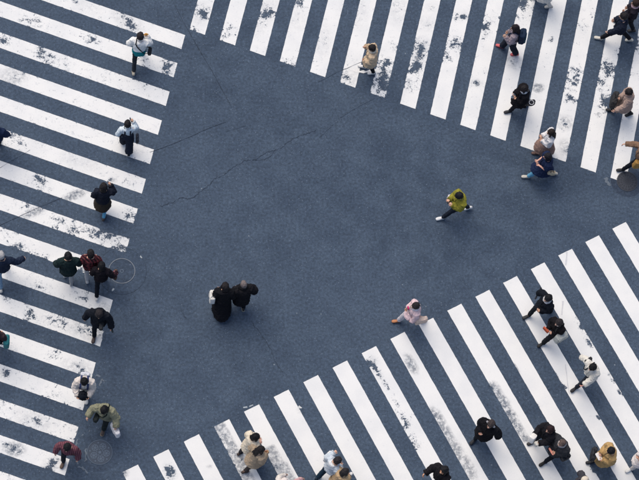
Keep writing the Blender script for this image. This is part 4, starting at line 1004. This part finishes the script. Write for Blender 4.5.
p = person(573, 491.5, 208, 1.70, lead=1, stride=.6, top=((.05, .05, .06), 'jacket'), hair=((.5, .44, .36), 'short'), hat=((.60, .54, .45), 'beanie'), label='person in cream beanie, mostly below the bottom edge')
# --- lower crossing, left half
p = person(248, 451.5, 34, 1.64, True, lead=1, stride=.5, arms=('hold', 'hold'), lean=4, hpitch=14, hyaw=-25, top=((.64, .57, .46), 'coat'), tt=.045, hem=-.40, flare=.06, bot=((.03, .03, .035), 'trousers'), shoe=(.06, .04, .035), hair=(HB, 'bob'), skin=(.70, .42, .33),
   label='person in cream coat, upper one of the pair on grey worn stripe')
p = person(253, 464, 30, 1.66, True, lead=-1, stride=.75, arms=('elbow', 'hold'), lean=4, hpitch=12, hyaw=-15, top=((.37, .29, .21), 'coat'), tt=.05, hem=-.40, flare=.07, bot=((.04, .035, .035), 'trousers'), shoe=(.07, .045, .035), hair=(HB, 'long'), skin=(.70, .42, .33),
   label='long haired person in beige coat, lower one of the pair on grey worn stripe')
handbag(p, 1, 'small ochre bag held against the beige coat', (.40, .24, .09), (.20, .09, .16), drop=.02)
p = person(327, 475.5, 34, 1.66, lead=1, stride=.6, arms=('elbow', 'hold'), lean=6, hpitch=18, hyaw=-10, top=((.50, .56, .62), 'jacket'), tt=.045, hem=-.08, bot=((.016, .035, .06), 'trousers'), wide=.012, shoe=(.016, .03, .05), hair=(HB, 'short'), hood=(.66, .68, .70),
   label='person in pale blue hooded jacket with white bag at bottom centre left')
handbag(p, -1, 'white bag on the arm of the pale blue jacket', (.72, .72, .72), (.30, .12, .26), drop=.02, name='tote_bag', where=p['tp'](-.30, .06, .20), turn=20)
p = person(335, 486, 28, 1.66, True, lead=-1, stride=.6, arms=('hold', 'hold'), lean=4, hpitch=14, top=((.48, .34, .20), 'coat'), tt=.045, hem=-.40, flare=.06, bot=(BLK, 'trousers'), hair=(HB, 'bob'), label='person in tan coat cut by the bottom edge, below pale blue jacket')
slab(p, 1, 'white cup held by the tan coat walker at bottom edge', 'cup', 'cup', (.74, .73, .72), (.085, .085, .12), (0, 0, 0), (0, .05, .05), sup=2, part='cup_body')
p = person(276, 495, 30, 1.62, True, lead=1, stride=.5, top=((.64, .60, .56), 'coat'), hat=((.66, .60, .57), 'beanie'), hair=(HBR, 'none'), label='person in off white beanie at bottom edge below the grey stripes')
p = person(293, 499, 30, 1.64, True, lead=-1, stride=.5, top=((.58, .36, .37), 'coat'), hat=((.62, .40, .42), 'beanie'), hair=(HBR, 'none'), label='person in pink beanie at bottom edge right of the off white beanie')
flush()
